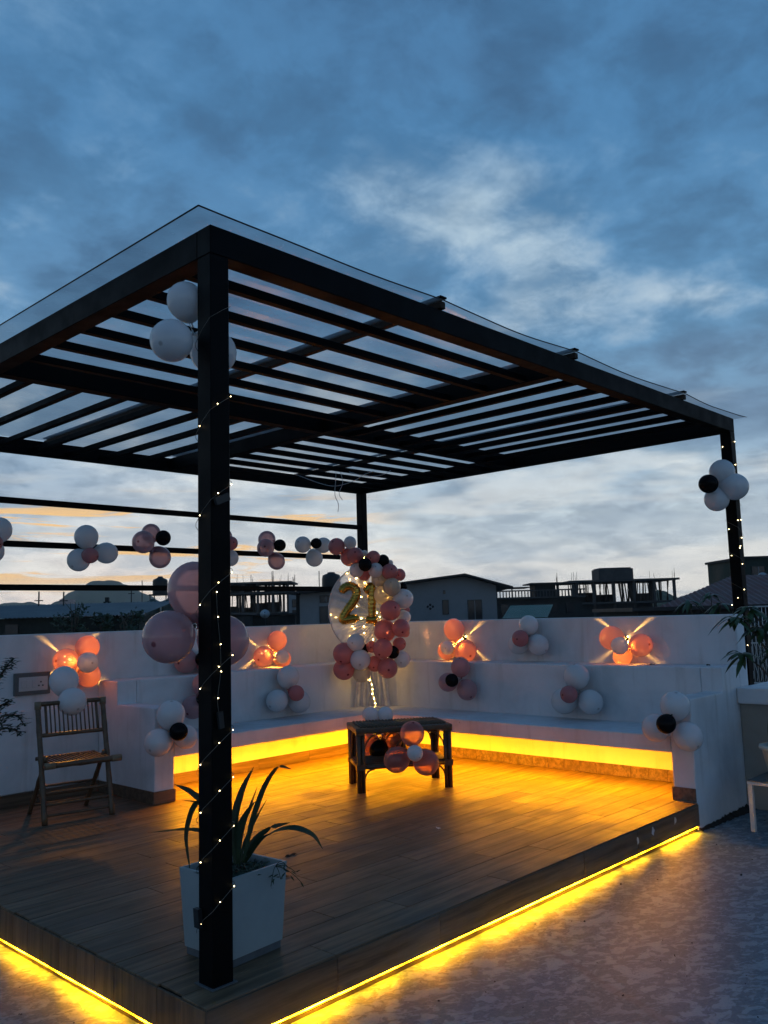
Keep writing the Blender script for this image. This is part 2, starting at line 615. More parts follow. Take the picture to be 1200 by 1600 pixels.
def make_roofsheet():
    m, b, out = mat_new('clear_roof_sheet')
    v = b.n('ShaderNodeNewGeometry').outputs['Position']
    n = b.noise(v, 2.2, 7, 0.65, 0.8)
    sc = b.noise(b.vmath('MULTIPLY', v, (3.0, 30.0, 1.0)), 1.0, 6, 0.7, 1.5)
    spot = b.step(b.noise(v, 24, 4, 0.6, 0.6), 0.66, 0.72)
    dirt = b.math('ADD', b.step(n, 0.35, 0.75, 0.18, 0.42), b.math('MULTIPLY', b.step(sc, 0.62, 0.72), 0.25))
    dirt = b.math('ADD', dirt, b.math('MULTIPLY', spot, 0.3), clamp=True)
    tr = b.n('ShaderNodeBsdfTransparent')
    tr.inputs[0].default_value = (0.97, 0.975, 0.98, 1)
    tl = b.n('ShaderNodeBsdfTranslucent')
    tl.inputs[0].default_value = (0.80, 0.80, 0.80, 1)
    m1 = b.n('ShaderNodeMixShader')
    b.put(m1.inputs[0], dirt)
    b.t.links.new(tr.outputs[0], m1.inputs[1])
    b.t.links.new(tl.outputs[0], m1.inputs[2])
    g = b.n('ShaderNodeBsdfGlossy')
    g.inputs['Roughness'].default_value = 0.3
    fr = b.n('ShaderNodeFresnel')
    fr.inputs[0].default_value = 1.35
    m2 = b.n('ShaderNodeMixShader')
    b.put(m2.inputs[0], b.math('MULTIPLY', fr.outputs[0], 0.3))
    b.t.links.new(m1.outputs[0], m2.inputs[1])
    b.t.links.new(g.outputs[0], m2.inputs[2])
    b.t.links.new(m2.outputs[0], out.inputs[0])
    return m


M['roofsheet'] = make_roofsheet()


def make_sheer():
    m, b, out = mat_new('sheer_white_net')
    v = coords(b)
    n = b.noise(v, 9, 4, 0.6)
    tr = b.n('ShaderNodeBsdfTransparent')
    d = b.n('ShaderNodeBsdfDiffuse')
    t = b.n('ShaderNodeBsdfTranslucent')
    for q in (d, t):
        q.inputs[0].default_value = (0.8, 0.79, 0.80, 1)
    m0 = b.n('ShaderNodeMixShader')
    m0.inputs[0].default_value = 0.5
    b.t.links.new(d.outputs[0], m0.inputs[1])
    b.t.links.new(t.outputs[0], m0.inputs[2])
    lw = b.n('ShaderNodeLayerWeight')
    lw.inputs[0].default_value = 0.35
    m1 = b.n('ShaderNodeMixShader')
    b.put(m1.inputs[0], b.math('ADD', b.math('MULTIPLY', lw.outputs['Facing'], 0.5), b.step(n, 0.3, 0.7, 0.50, 0.74), clamp=True))
    b.t.links.new(tr.outputs[0], m1.inputs[1])
    b.t.links.new(m0.outputs[0], m1.inputs[2])
    b.t.links.new(m1.outputs[0], out.inputs[0])
    return m


M['sheer'] = make_sheer()
M['gold'] = simple('gold_foil', (0.50, 0.31, 0.06), 0.13, 1.0, 0.15, 8, 0.5, 0.4, 0.004)
LEDC = (1.0, 0.365, 0.002)
def led_uneven(name, col, strength):
    """a cheap strip: some of its diodes shine harder than others"""
    m, b, out = mat_new(name)
    v = b.n('ShaderNodeNewGeometry').outputs['Position']
    n = b.noise(v, 2.6, 3, 0.6)
    n2 = b.noise(v, 11, 2, 0.5)
    f = b.math('ADD', b.step(n, 0.42, 0.60, 0.22, 1.7), b.step(n2, 0.42, 0.60, -0.25, 0.6))
    e = b.n('ShaderNodeEmission')
    e.inputs[0].default_value = (*col, 1)
    b.put(e.inputs[1], b.math('MULTIPLY', b.math('MAXIMUM', f, 0.12), strength))
    b.t.links.new(e.outputs[0], out.inputs[0])
    return m


M['led_deck'] = led_uneven('led_strip_deck', (1.0, 0.39, 0.003), 160.0)
def led_one_sided(name, col, strength):
    m, b, out = mat_new(name)
    geo = b.n('ShaderNodeNewGeometry')
    e = b.n('ShaderNodeEmission')
    e.inputs[0].default_value = (*col, 1)
    b.put(e.inputs[1], b.math('MULTIPLY', b.math('SUBTRACT', 1.0, geo.outputs['Backfacing']), strength))
    b.t.links.new(e.outputs[0], out.inputs[0])
    return m


M['led_bench'] = led_one_sided('led_strip_bench', LEDC, 360.0)
M['bulb'] = emit('fairy_bulb', (1.0, 0.78, 0.38), 16.0)
M['bulb_hoop'] = emit('fairy_bulb_hoop', (1.0, 0.58, 0.15), 230.0)
M['lampglow'] = emit('wall_lamp_lens', (1.0, 0.62, 0.18), 35.0)
M['wire'] = simple('fairy_wire', (0.13, 0.11, 0.085), 0.5)
M['cord'] = simple('white_cord', (0.6, 0.6, 0.58), 0.5)
M['planter'] = simple('white_ceramic_board', (0.31, 0.335, 0.33), 0.4, 0, 0.06, 3)
M['plinth'] = simple('dark_plinth', (0.10, 0.105, 0.11), 0.5)
M['soil'] = simple('soil', (0.02, 0.016, 0.012), 0.95, 0, 0.5, 20)
M['leaf'] = simple('dark_strap_leaf', (0.022, 0.04, 0.016), 0.42, 0, 0.4, 9)
M['leaf_b'] = simple('dark_small_leaf', (0.02, 0.036, 0.014), 0.5, 0, 0.4, 9)
M['leaf_c'] = simple('mango_leaf', (0.03, 0.06, 0.018), 0.40, 0, 0.4, 6)
M['leaf_far'] = simple('far_leaf', (0.0250, 0.0400, 0.0175), 0.6, 0, 0.4, 3)
M['bark'] = simple('bark', (0.07, 0.055, 0.04), 0.85, 0, 0.4, 15)
M['bamboo'] = simple('dark_bamboo', (0.105, 0.062, 0.033), 0.42, 0, 0.35, 14)
M['bamboo_node'] = simple('bamboo_wrap', (0.19, 0.135, 0.08), 0.5, 0, 0.3, 18)
M['cane'] = simple('dark_cane', (0.085, 0.045, 0.022), 0.35, 0, 0.35, 14)
M['cane_top'] = simple('woven_cane_top', (0.11, 0.065, 0.035), 0.45, 0, 0.4, 40)
M['whitewood'] = simple('white_painted_wood', (0.62, 0.60, 0.56), 0.5, 0, 0.15, 10)
M['pot'] = simple('off_white_pot', (0.62, 0.57, 0.48), 0.45, 0, 0.12, 6)
M['switch'] = simple('switch_plastic', (0.50, 0.50, 0.49), 0.35, 0, 0.05, 6)
M['switchbox'] = simple('switch_box_grey', (0.12, 0.12, 0.115), 0.45, 0, 0.1, 6)
M['dark'] = simple('black_plastic', (0.015, 0.015, 0.015), 0.4)
# the town
M['concrete'] = simple('raw_concrete', (0.0550, 0.0523, 0.0495), 0.9, 0, 0.35, 0.6)
M['concrete_dark'] = simple('dark_concrete', (0.0252, 0.0252, 0.0239), 0.9, 0, 0.4, 0.5)  # the darker of the two concrete tones
M['moss'] = simple('mossy_wall', (0.0270, 0.0288, 0.0234), 0.95, 0, 0.5, 0.8)
M['housewall'] = simple('grey_house_wall', (0.2108, 0.2170, 0.2232), 0.85, 0, 0.10, 0.5)
M['housewall_b'] = simple('pinkish_house_wall', (0.42, 0.32, 0.29), 0.85, 0, 0.15, 0.5)
M['glassdark'] = simple('dark_window', (0.02, 0.022, 0.025), 0.15, 0, 0.2, 1)
M['roofdark'] = simple('dark_metal_roof', (0.0192, 0.0175, 0.0175), 0.6, 0, 0.3, 0.6)
M['roofblue'] = simple('blue_grey_tin_roof', (0.045, 0.058, 0.070), 0.5, 0, 0.3, 0.8)
M['roofgreen'] = simple('green_tin_roof', (0.0280, 0.1050, 0.0770), 0.5, 0, 0.25, 0.8)
M['roofred'] = simple('red_tin_roof', (0.1072, 0.0292, 0.0219), 0.55, 0, 0.3, 0.8)
M['maroon'] = simple('maroon_sheet', (0.1400, 0.0245, 0.0420), 0.5, 0, 0.25, 0.8)
M['greenwall'] = simple('dull_green_wall', (0.0149, 0.0297, 0.0223), 0.8, 0, 0.3, 0.5)
M['tank'] = simple('black_water_tank', (0.012, 0.013, 0.014), 0.5)
M['tank_g'] = simple('dark_green_tank', (0.015, 0.035, 0.03), 0.5)
M['steel'] = simple('galvanised_bar', (0.0252, 0.0252, 0.0252), 0.6)
M['bambooprop'] = simple('bamboo_prop', (0.0320, 0.0240, 0.0160), 0.8)
M['dish'] = simple('grey_dish', (0.40, 0.43, 0.45), 0.5, 0, 0.1, 2)
M['hill'] = simple('wooded_hill', (0.05, 0.075, 0.04), 0.95, 0, 0.4, 0.01)
M['townground'] = simple('town_ground', (0.06, 0.065, 0.05), 0.95, 0, 0.5, 0.02)
M['fencewhite'] = simple('pale_fence_bar', (0.45, 0.45, 0.44), 0.6)

# measured positions, metres
CLUSTERS = {
    'wall_lamp_a': [(1.573,4.08,1.252,0.206,'pink'),(1.361,4.04,1.149,0.217,'pink'),(1.586,4.08,1.015,0.206,'pink'),(1.495,3.92,1.132,0.179,'white')],
    'chair': [(1.165,3.67,1.009,0.225,'white'),(1.162,3.52,0.855,0.216,'white')],
    'wall_lamp_b': [(3.694,4.08,1.228,0.208,'pink'),(3.497,4.06,1.073,0.217,'pink'),(3.759,4.08,1.039,0.188,'pink'),(3.652,3.95,1.066,0.145,'white')],
    'wall_pink_hidden': [(2.572,4.08,1.08,0.225,'pink'),(2.834,4.08,1.04,0.224,'pink'),(2.724,4.08,1.175,0.21,'white'),(2.664,3.94,1.094,0.134,'black')],
    'step_pink_hidden': [(2.427,3.738,0.68,0.215,'pink'),(2.665,3.738,0.687,0.214,'pink'),(2.538,3.738,0.872,0.212,'pink'),(2.455,3.598,0.758,0.138,'black')],
    'left_arm': [(1.816,3.148,0.707,0.228,'white'),(1.699,3.148,0.504,0.219,'white'),(1.955,3.148,0.519,0.194,'white'),(1.798,3.008,0.587,0.147,'black')],
    'step_white_left': [(3.547,3.738,0.871,0.225,'white'),(3.403,3.738,0.65,0.222,'white'),(3.685,3.738,0.618,0.227,'white'),(3.533,3.598,0.719,0.158,'pink')],
    'wall_lamp_c': [(5.15,2.874,1.284,0.227,'pink'),(5.15,2.978,1.065,0.201,'pink'),(5.13,2.712,1.061,0.237,'pink'),(5.02,2.869,1.099,0.15,'white')],
    'step_pink_black': [(4.78,2.51,0.92,0.194,'pink'),(4.78,2.68,0.762,0.196,'pink'),(4.78,2.436,0.694,0.205,'pink'),(4.64,2.515,0.796,0.134,'black')],
    'wall_white_right': [(5.15,1.916,1.319,0.199,'white'),(5.15,2.046,1.135,0.213,'white'),(5.15,1.814,1.126,0.209,'white'),(5.01,1.926,1.194,0.164,'pink')],
    'step_white_right': [(4.77,1.17,0.861,0.231,'white'),(4.77,1.31,0.639,0.233,'white'),(4.77,1.041,0.64,0.222,'white'),(4.62,1.167,0.715,0.153,'pink')],
    'wall_lamp_d': [(5.14,1.0,1.189,0.225,'pink'),(5.14,0.717,1.126,0.213,'pink'),(5.15,0.906,1.026,0.176,'pink'),(4.99,0.845,1.126,0.155,'white')],
    'right_arm': [(4.156,-0.035,0.717,0.222,'white'),(4.136,0.121,0.549,0.214,'white'),(4.156,-0.119,0.498,0.219,'white'),(3.976,-0.041,0.605,0.141,'black')],
    'post_top': [(0.007,0.2,2.889,0.168,'white'),(-0.117,0.12,2.659,0.185,'white'),(0.169,0.22,2.692,0.214,'white')],
    'post_mid': [(0.126,0.31,1.59,0.248,'pink'),(-0.064,0.22,1.389,0.225,'pink'),(0.268,0.29,1.36,0.234,'pink')],
    'right_post': [(5.588,0.044,2.659,0.226,'white'),(5.616,-0.044,2.518,0.248,'white'),(5.563,0.1,2.417,0.22,'white'),(5.38,0.09,2.539,0.171,'black')],
    'rail_edge': [(1.061,4.75,2.315,0.235,'white'),(1.01,4.75,2.118,0.205,'white'),(0.895,4.75,2.267,0.203,'white'),(0.982,4.63,2.187,0.135,'pink')],
    'rail_white_pink': [(1.907,4.77,2.294,0.229,'white'),(1.832,4.77,2.068,0.221,'white'),(2.117,4.77,2.145,0.214,'white'),(1.876,4.63,2.103,0.152,'pink')],
    'rail_pink_black': [(2.638,4.81,2.371,0.199,'pink'),(2.466,4.67,2.26,0.226,'pink'),(2.72,4.77,2.119,0.225,'pink'),(2.682,4.65,2.31,0.157,'black')],
    'rail_pink_behind_post': [(3.508,4.77,2.362,0.212,'pink'),(3.456,4.77,2.162,0.211,'pink'),(3.595,4.75,2.137,0.184,'white'),(3.531,4.65,2.29,0.154,'pink')],
    'rail_pink_black_b': [(4.159,4.81,2.373,0.201,'pink'),(4.043,4.69,2.263,0.205,'pink'),(4.265,4.77,2.121,0.201,'pink'),(4.234,4.67,2.298,0.141,'black')],
    'rail_white_black': [(4.674,4.77,2.332,0.2,'white'),(5.006,4.77,2.337,0.197,'white'),(4.837,4.75,2.173,0.209,'white'),(4.765,4.63,2.34,0.13,'black')],
    'table_front': [(3.249,1.819,0.489,0.2,'pink'),(3.177,1.933,0.278,0.215,'pink'),(3.343,1.762,0.251,0.215,'pink'),(3.169,1.723,0.349,0.129,'white')],
    'table_back': [(3.483,2.524,0.574,0.149,'white'),(3.574,2.429,0.571,0.144,'white'),(3.494,2.561,0.307,0.195,'pink'),(3.644,2.424,0.344,0.196,'pink'),(3.497,2.446,0.271,0.171,'black'),(3.711,2.417,0.313,0.139,'black')],
    'garland': [(4.35,3.546,2.107,0.156,'pink'),(4.486,3.547,2.13,0.067,'white'),(4.518,3.44,2.085,0.133,'pink'),(4.611,3.385,2.046,0.119,'black'),(4.363,3.416,2.0,0.129,'black'),(4.392,3.574,1.948,0.142,'white'),(4.482,3.551,1.906,0.124,'pink'),(4.496,3.391,1.94,0.146,'white'),(4.599,3.281,1.921,0.156,'pink'),(4.714,3.378,2.025,0.058,'white'),(4.744,3.274,1.89,0.119,'pink'),(4.782,3.263,1.762,0.081,'black'),(4.598,3.254,1.76,0.174,'cream'),(4.592,3.434,1.849,0.152,'cream'),(4.622,3.403,1.677,0.19,'cream'),(4.727,3.219,1.628,0.194,'white'),(4.781,3.263,1.435,0.133,'white'),(4.543,3.239,1.509,0.195,'pink'),(4.851,3.278,1.515,0.057,'pink'),(4.631,3.175,1.321,0.172,'pink'),(4.588,3.367,1.296,0.216,'pink'),(4.773,3.243,1.266,0.085,'pink'),(4.691,3.257,1.153,0.122,'pink'),(4.474,3.298,1.112,0.185,'pink'),(4.509,3.493,1.128,0.113,'pink'),(4.619,3.289,1.068,0.121,'black'),(4.738,3.281,0.988,0.169,'white'),(4.5,3.445,0.952,0.15,'pink'),(4.548,3.306,0.906,0.19,'pink'),(4.471,3.563,1.11,0.094,'black'),(4.324,3.544,1.182,0.172,'white'),(4.338,3.5,1.002,0.195,'white'),(4.43,3.577,0.853,0.173,'cream'),(4.246,3.655,1.07,0.205,'pink'),(4.288,3.698,0.901,0.201,'pink'),(4.295,3.778,2.218,0.167,'pink'),(4.383,3.657,2.254,0.125,'white'),(4.445,3.736,2.108,0.183,'pink')],
}
NEAR_TURNS = [2.832, 2.423, 2.034, 1.655, 1.307, 0.999, 0.808, 0.613, 0.375]
HANG = [(0.02, -0.006, 1.571), (0.026, -0.006, 1.467), (0.038, -0.006, 1.353), (0.04, -0.006, 1.242), (0.024, -0.006, 1.134), (0.03, -0.006, 1.068)]
RPOST = [(5.815, -0.006, 2.964), (5.734, 0.078, 2.918), (5.787, -0.006, 2.744), (5.82, -0.006, 2.235), (5.743, -0.006, 2.225), (5.734, 0.078, 2.15), (5.802, -0.006, 2.069), (5.756, -0.006, 1.991), (5.737, -0.006, 1.973), (5.734, 0.073, 1.909), (5.768, -0.006, 1.829), (5.765, -0.006, 1.597), (5.734, 0.045, 1.525), (5.734, 0.102, 1.463), (5.737, -0.006, 1.101)]
RING_BULBS = [(4.404, 3.736, 1.929), (4.422, 3.717, 1.856), (4.472, 3.664, 1.869), (4.482, 3.653, 1.907), (4.534, 3.599, 1.818), (4.477, 3.659, 1.787), (4.602, 3.526, 1.768), (4.678, 3.446, 1.803), (4.637, 3.489, 1.706), (4.667, 3.458, 1.719), (4.505, 3.629, 1.667), (4.47, 3.666, 1.568), (4.615, 3.512, 1.619), (4.591, 3.538, 1.525), (4.638, 3.488, 1.443), (4.275, 3.872, 1.481), (4.313, 3.832, 1.453), (4.346, 3.798, 1.459), (4.382, 3.759, 1.396), (4.434, 3.704, 1.352), (4.448, 3.689, 1.327), (4.521, 3.612, 1.346), (4.521, 3.612, 1.275), (4.414, 3.725, 1.249), (4.504, 3.63, 1.434), (4.64, 3.486, 1.362), (4.691, 3.432, 1.268), (4.586, 3.543, 1.204), (4.63, 3.497, 1.0), (4.432, 3.706, 1.064), (4.535, 3.597, 2.097), (4.687, 3.436, 1.431), (4.735, 3.385, 1.372)]

rng = random.Random(7)
# ================================================================= THE SETTING
FLOOR_Z = -0.205
DX0, DY0 = -0.112, -0.113          # outer edges of the deck
XF, XB, XW, XO = 4.276, 4.900, 5.270, 5.450      # right run of the bench: front, back step, wall, outer face
YF, YB, YW, YO = 3.268, 3.858, 4.200, 4.380      # left run
XL = 1.741                         # left end of the bench
Z_SEAT, Z_SEATB, Z_ARM, Z_STEP, Z_WALL = 0.473, 0.350, 0.760, 0.958, 1.383

GZ = -12.0
g = MB()
g.lathe([(0.5, 0.0), (40, 0.0), (300, 0.0), (2150, 0.0)], (0, 0, GZ), 64)
g.f = g.f[:-1]
g.sm = [False] * len(g.f)
tag(g.build('ground', M['townground']), kind='structure', label='dark town ground far below the terrace')

tf = MB()
tf.box(-9.0, 5.95, -9.0, 5.15, GZ, FLOOR_Z)
tag(tf.build('terrace_floor', M['terrace']), kind='structure', label='blotchy grey concrete terrace floor round the deck')

deck = block('deck', DX0 + 0.022, 5.26, DY0 + 0.023, 4.19, FLOOR_Z - 0.02, -0.010, M['grout'], None, 0.0)
tag(deck, 'raised deck of brown wood look tiles', kind='structure')
TW, TL, GAP = 0.1685, 1.31, 0.0034
row = 0
y = DY0
while y < YW - 0.01:
    y1 = min(y + TW, YW)
    off = (-1.97 if row % 2 == 0 else -1.315) + rng.choice((0, 0, 0.0, 0.33)) + 0.02 * rng.random()
    x = off + DX0
    xend = XF - 0.016 if y < 0.05 else XW - 0.004
    while x < xend:
        a, c = max(x, DX0), min(x + TL, xend)
        x += TL
        if c - a < 0.05:
            continue
        if a > XB or (y > YB and a > XL):
            continue                                     # under the bench steps
        block('floor_tile', a + GAP / 2, c - GAP / 2, y + GAP / 2, y1 - GAP / 2, -0.0095, 0.0 + rng.uniform(-0.0006, 0.0006), M['woodtile'], deck, 0.0015)
    y = y1
    row += 1
# risers: upright tiles on the left side, lying tiles on the right side
y = DY0 + 0.002
while y < YW - 0.01:
    y1 = min(y + 0.169, YW)
    me = bevel_mesh(0.152, y1 - y - 0.003, 0.011, 0.0015, M['woodtile_riser'])
    o = link('riser_tile', me, None, deck, (DX0 + 0.004 + rng.uniform(-0.0008, 0.0008), (y + y1) / 2, -0.0865))
    o.rotation_euler = (0, R(90), 0)
    y = y1
for a, c in ((-0.112, 0.567), (0.567, 1.259), (1.259, 2.621), (2.621, 3.30), (3.30, 4.262)):
    me = bevel_mesh(c - a - 0.003, 0.152, 0.011, 0.0015, M['woodtile_riser'])
    o = link('riser_tile', me, None, deck, ((a + c) / 2, DY0 + 0.004 + rng.uniform(-0.001, 0.001), -0.0865))
    o.rotation_euler = (R(90), 0, 0)
# chipped glaze on the last riser
for cx, cz, s in ((3.30, -0.075, 0.026), (3.52, -0.055, 0.034), (3.86, -0.05, 0.028)):
    ch = MB()
    n = 9
    pts = []
    for i in range(n):
        a = 2 * math.pi * i / n
        rr = s * (0.55 + 0.6 * rng.random())
        pts.append((cx + rr * math.cos(a) * 0.7, DY0 - 0.0035, cz + rr * math.sin(a)))
    ch.add(pts, [tuple(range(n))[::-1]])
    ch.build('chip', M['whitewood'], deck)

# ---- parapet walls
pw = thing('parapet_wall', 'white plastered parapet wall behind the right bench run, wall lamps on it', 'wall', (XW, -0.1, FLOOR_Z))
block('wall', XW, XO, -0.1, YO, FLOOR_Z, Z_WALL, M['plaster'], pw, 0.012)
pl = thing('parapet_wall', 'white plastered parapet wall behind the chair and the left bench run', 'wall', (-5.0, YW, FLOOR_Z))
block('wall', -5.0, XW - 0.002, YW, YO, FLOOR_Z, Z_WALL, M['plaster'], pl, 0.012)
block('ledge', -5.0, XL - 0.003, YW - 0.035, YW - 0.001, 0.102, 0.757, M['plaster'], pl, 0.008)
x = -2.4
while x < XL - 0.02:
    x1 = min(x + 0.6, XL - 0.003)
    block('skirting_tile', x + 0.001, x1 - 0.001, YW - 0.047, YW - 0.0355, 0.001, 0.100, M['woodtile_riser'], pl, 0.0015)
    x = x1
lw = thing('low_parapet', 'low beige parapet with overhanging pale coping, right of the bench end', 'wall', (5.21, -4.0, FLOOR_Z))
block('wall', 5.215, 5.92, -6.0, -0.103, FLOOR_Z, 0.645, M['plaster_beige'], lw, 0.006)
block('coping', 5.165, 5.95, -6.0, -0.104, 0.646, 0.775, M['plaster'], lw, 0.01)
ob = thing('outer_ledge', 'narrow pale ledge outside the parapet that carries the far pergola posts', 'ledge', (XO, 0, FLOOR_Z))
block('ledge', XO + 0.002, 5.95, -0.102, 5.15, FLOOR_Z, 0.735, M['plaster'], ob, 0.008)
block('ledge', -5.0, XO - 0.002, YO + 0.002, 5.15, FLOOR_Z, 0.735, M['plaster'], ob, 0.008)

# ---- corner bench
bench = thing('corner_bench', 'white plastered corner bench with a glowing recess under its seat', 'bench', (4.6, 3.5, 0))
P = M['plaster']
def prism(name, prof, axis, a0, a1, mat, parent, bev):
    """extrude a profile along X or Y and round its edges"""
    bm = bmesh.new()
    off = WLOC[parent]
    vs = []
    for u, z in prof:
        q = Vector((a0, u, z)) if axis == 'x' else Vector((u, a0, z))
        vs.append(bm.verts.new(q - off))
    f = bm.faces.new(vs)
    r = bmesh.ops.extrude_face_region(bm, geom=[f])
    dv = Vector((a1 - a0, 0, 0)) if axis == 'x' else Vector((0, a1 - a0, 0))
    bmesh.ops.translate(bm, vec=dv, verts=[v for v in r['geom'] if isinstance(v, bmesh.types.BMVert)])
    bmesh.ops.recalc_face_normals(bm, faces=bm.faces)
    bmesh.ops.bevel(bm, geom=list(bm.edges), offset=bev, segments=2, affect='EDGES', profile=0.6)
    me = bpy.data.meshes.new(name)
    bm.to_mesh(me)
    bm.free()
    return link(name, me, mat, parent, off)


block('back_step', XB, XW - 0.002, 0.080, YW - 0.002, 0.0, Z_STEP - 0.001, P, bench, 0.012)
block('back_step', XL + 0.185, XB - 0.002, YB, YW - 0.002, 0.0, Z_STEP - 0.001, P, bench, 0.012)
LIP, ZU = 0.05, 0.3590              # the seat's front lip hides the light tape under it
prism('seat', [(XF, Z_SEATB), (XF + LIP, Z_SEATB), (XF + LIP, ZU), (XB - 0.002, ZU), (XB - 0.002, Z_SEAT), (XF, Z_SEAT)], 'y', 0.081, YF + 0.001, P, bench, 0.0055)
prism('seat', [(YF, Z_SEATB), (YF + LIP, Z_SEATB), (YF + LIP, ZU), (YB - 0.002, ZU), (YB - 0.002, Z_SEAT - 0.001), (YF, Z_SEAT - 0.001)], 'x', 1.927, XF - 0.001, P, bench, 0.0055)
block('seat', XF + 0.001, XB - 0.002, YF + 0.003, YB - 0.003, ZU, Z_SEAT - 0.0005, P, bench, 0.003)
prism('end_panel', [(XF, FLOOR_Z), (XW - 0.002, FLOOR_Z), (XW - 0.002, Z_STEP), (XB, Z_STEP), (XB, Z_ARM), (XF, Z_ARM)], 'y', -0.1, 0.079, P, bench, 0.012)
prism('end_panel', [(YF, 0.0), (YW - 0.002, 0.0), (YW - 0.002, Z_STEP), (YB, Z_STEP), (YB, Z_ARM), (YF, Z_ARM)], 'x', XL, 1.925, P, bench, 0.012)
# skirting tiles round the recess and the feet
y = 0.085
while y < YB - 0.02:
    y1 = min(y + 0.168, YB - 0.012)
    block('skirting_tile', XB - 0.0125, XB - 0.0015, y + 0.001, y1 - 0.001, 0.001, 0.098, M['woodtile_riser'], bench, 0.0015)
    y = y1
x = 1.93
while x < XB - 0.04:
    x1 = min(x + 0.66, XB - 0.014)
    block('skirting_tile', x + 0.001, x1 - 0.001, YB - 0.0125, YB - 0.0015, 0.001, 0.098, M['woodtile_riser'], bench, 0.0015)
    x = x1
block('skirting_tile', XF - 0.0125, XF - 0.0015, -0.098, 0.086, 0.001, 0.10, M['woodtile_riser'], bench, 0.0015)
block('skirting_tile', XL - 0.011, 1.934, YF - 0.0125, YF - 0.0015, 0.001, 0.10, M['woodtile_riser'], bench, 0.0015)
block('skirting_tile', XL - 0.0125, XL - 0.0015, YF - 0.001, YW - 0.05, 0.001, 0.10, M['woodtile_riser'], bench, 0.0015)

# ---- LED strips
def led(name, label, mb, mat):
    o = mb.build(name, mat, base=mb.v[0])
    return tag(o, label, 'led strip', 'warm led strips')


def seat_strip(p0, p1, back):
    """one-sided tape under the seat front, tilted a little towards the room"""
    p0, p1, back = Vector(p0), Vector(p1), Vector(back)
    mb = MB()
    n = 24
    vs, fs = [], []
    for i in range(n + 1):
        q = p0 + (p1 - p0) * (i / n)
        vs += [q, q + back * 0.030]
    for i in range(n):
        a = i * 2
        fs.append((a, a + 1, a + 3, a + 2))
    # wind the faces so that the lit side looks down
    e1, e2 = Vector(vs[1]) - Vector(vs[0]), Vector(vs[2]) - Vector(vs[0])
    if e1.cross(e2).z > 0:
        fs = [f[::-1] for f in fs]
    mb.add(vs, fs)
    return mb


led('led_strip', 'warm yellow light strip under the seat of the right bench run', seat_strip((XF + 0.085, 0.10, ZU - 0.0012), (XF + 0.085, YB - 0.25, ZU - 0.0012), (1, 0, 0)), M['led_bench'])
led('led_strip', 'warm yellow light strip under the seat of the left bench run', seat_strip((1.95, YF + 0.085, ZU - 0.0014), (XF + 0.075, YF + 0.085, ZU - 0.0014), (0, 1, 0)), M['led_bench'])


def wavy_strip(p0, p1, out, seed):
    """a flat strip stuck under the riser tiles, sagging a little in places"""
    r2 = random.Random(seed)
    mb = MB()
    p0, p1, out = Vector(p0), Vector(p1), Vector(out)
    n = int((p1 - p0).length / 0.08)
    vs, fs = [], []
    dev = 0
    for i in range(n + 1):
        dev = 0.8 * dev + r2.uniform(-0.0012, 0.0012)
        q = p0 + (p1 - p0) * (i / n) + Vector((0, 0, dev))
        vs += [q - out * 0.009, q, q + Vector((0, 0, 0.0010)), q - out * 0.009 + Vector((0, 0, 0.0010))]
    for i in range(n):
        for k_ in range(4):
            k2 = (k_ + 1) % 4
            fs.append((i * 4 + k_, i * 4 + k2, i * 4 + 4 + k2, i * 4 + 4 + k_))
    mb.add(vs, fs)
    return mb


ZS = -0.1665
led('led_strip', 'yellow light strip glowing at the foot of the deck edge on the right', wavy_strip((-0.10, DY0 - 0.001, ZS), (4.22, DY0 - 0.001, ZS), (0, -1, 0), 3), M['led_deck'])
led('led_strip', 'yellow light strip glowing at the foot of the deck edge on the left', wavy_strip((DX0 - 0.001, -0.10, ZS), (DX0 - 0.001, 4.1, ZS), (-1, 0, 0), 4), M['led_deck'])

# ================================================================= PERGOLA
PH, PB = 3.186, 3.056              # top and underside of the beams
X2, Y2, PS = 5.744, 4.821, 0.10
perg = thing('pergola', 'black steel pergola with slatted roof under clear sheets', 'pergola', (0, 0, 0))
MT = M['metal']
for (px, py, z0) in ((0, 0, 0.001), (X2, 0, 0.736), (X2, Y2, 0.736), (0, Y2, 0.736)):
    block('post', px, px + PS, py, py + PS, z0, PB - 0.001, MT, perg, 0.004)
foot = MB()
foot.box(-0.012, 0.112, -0.012, 0.112, 0.0012, 0.006)
foot.build('base_plate', M['plinth'], perg)
# outer frame
block('beam', 0, X2 + PS, 0, PS, PB, PH, MT, perg, 0.003)
block('beam', 0, X2 + PS, Y2, Y2 + PS, PB, PH, MT, perg, 0.003)
block('beam', 0, PS, PS + 0.001, Y2 - 0.001, PB, PH, MT, perg, 0.003)
block('beam', X2, X2 + PS, PS + 0.001, Y2 - 0.001, PB, PH, MT, perg, 0.003)
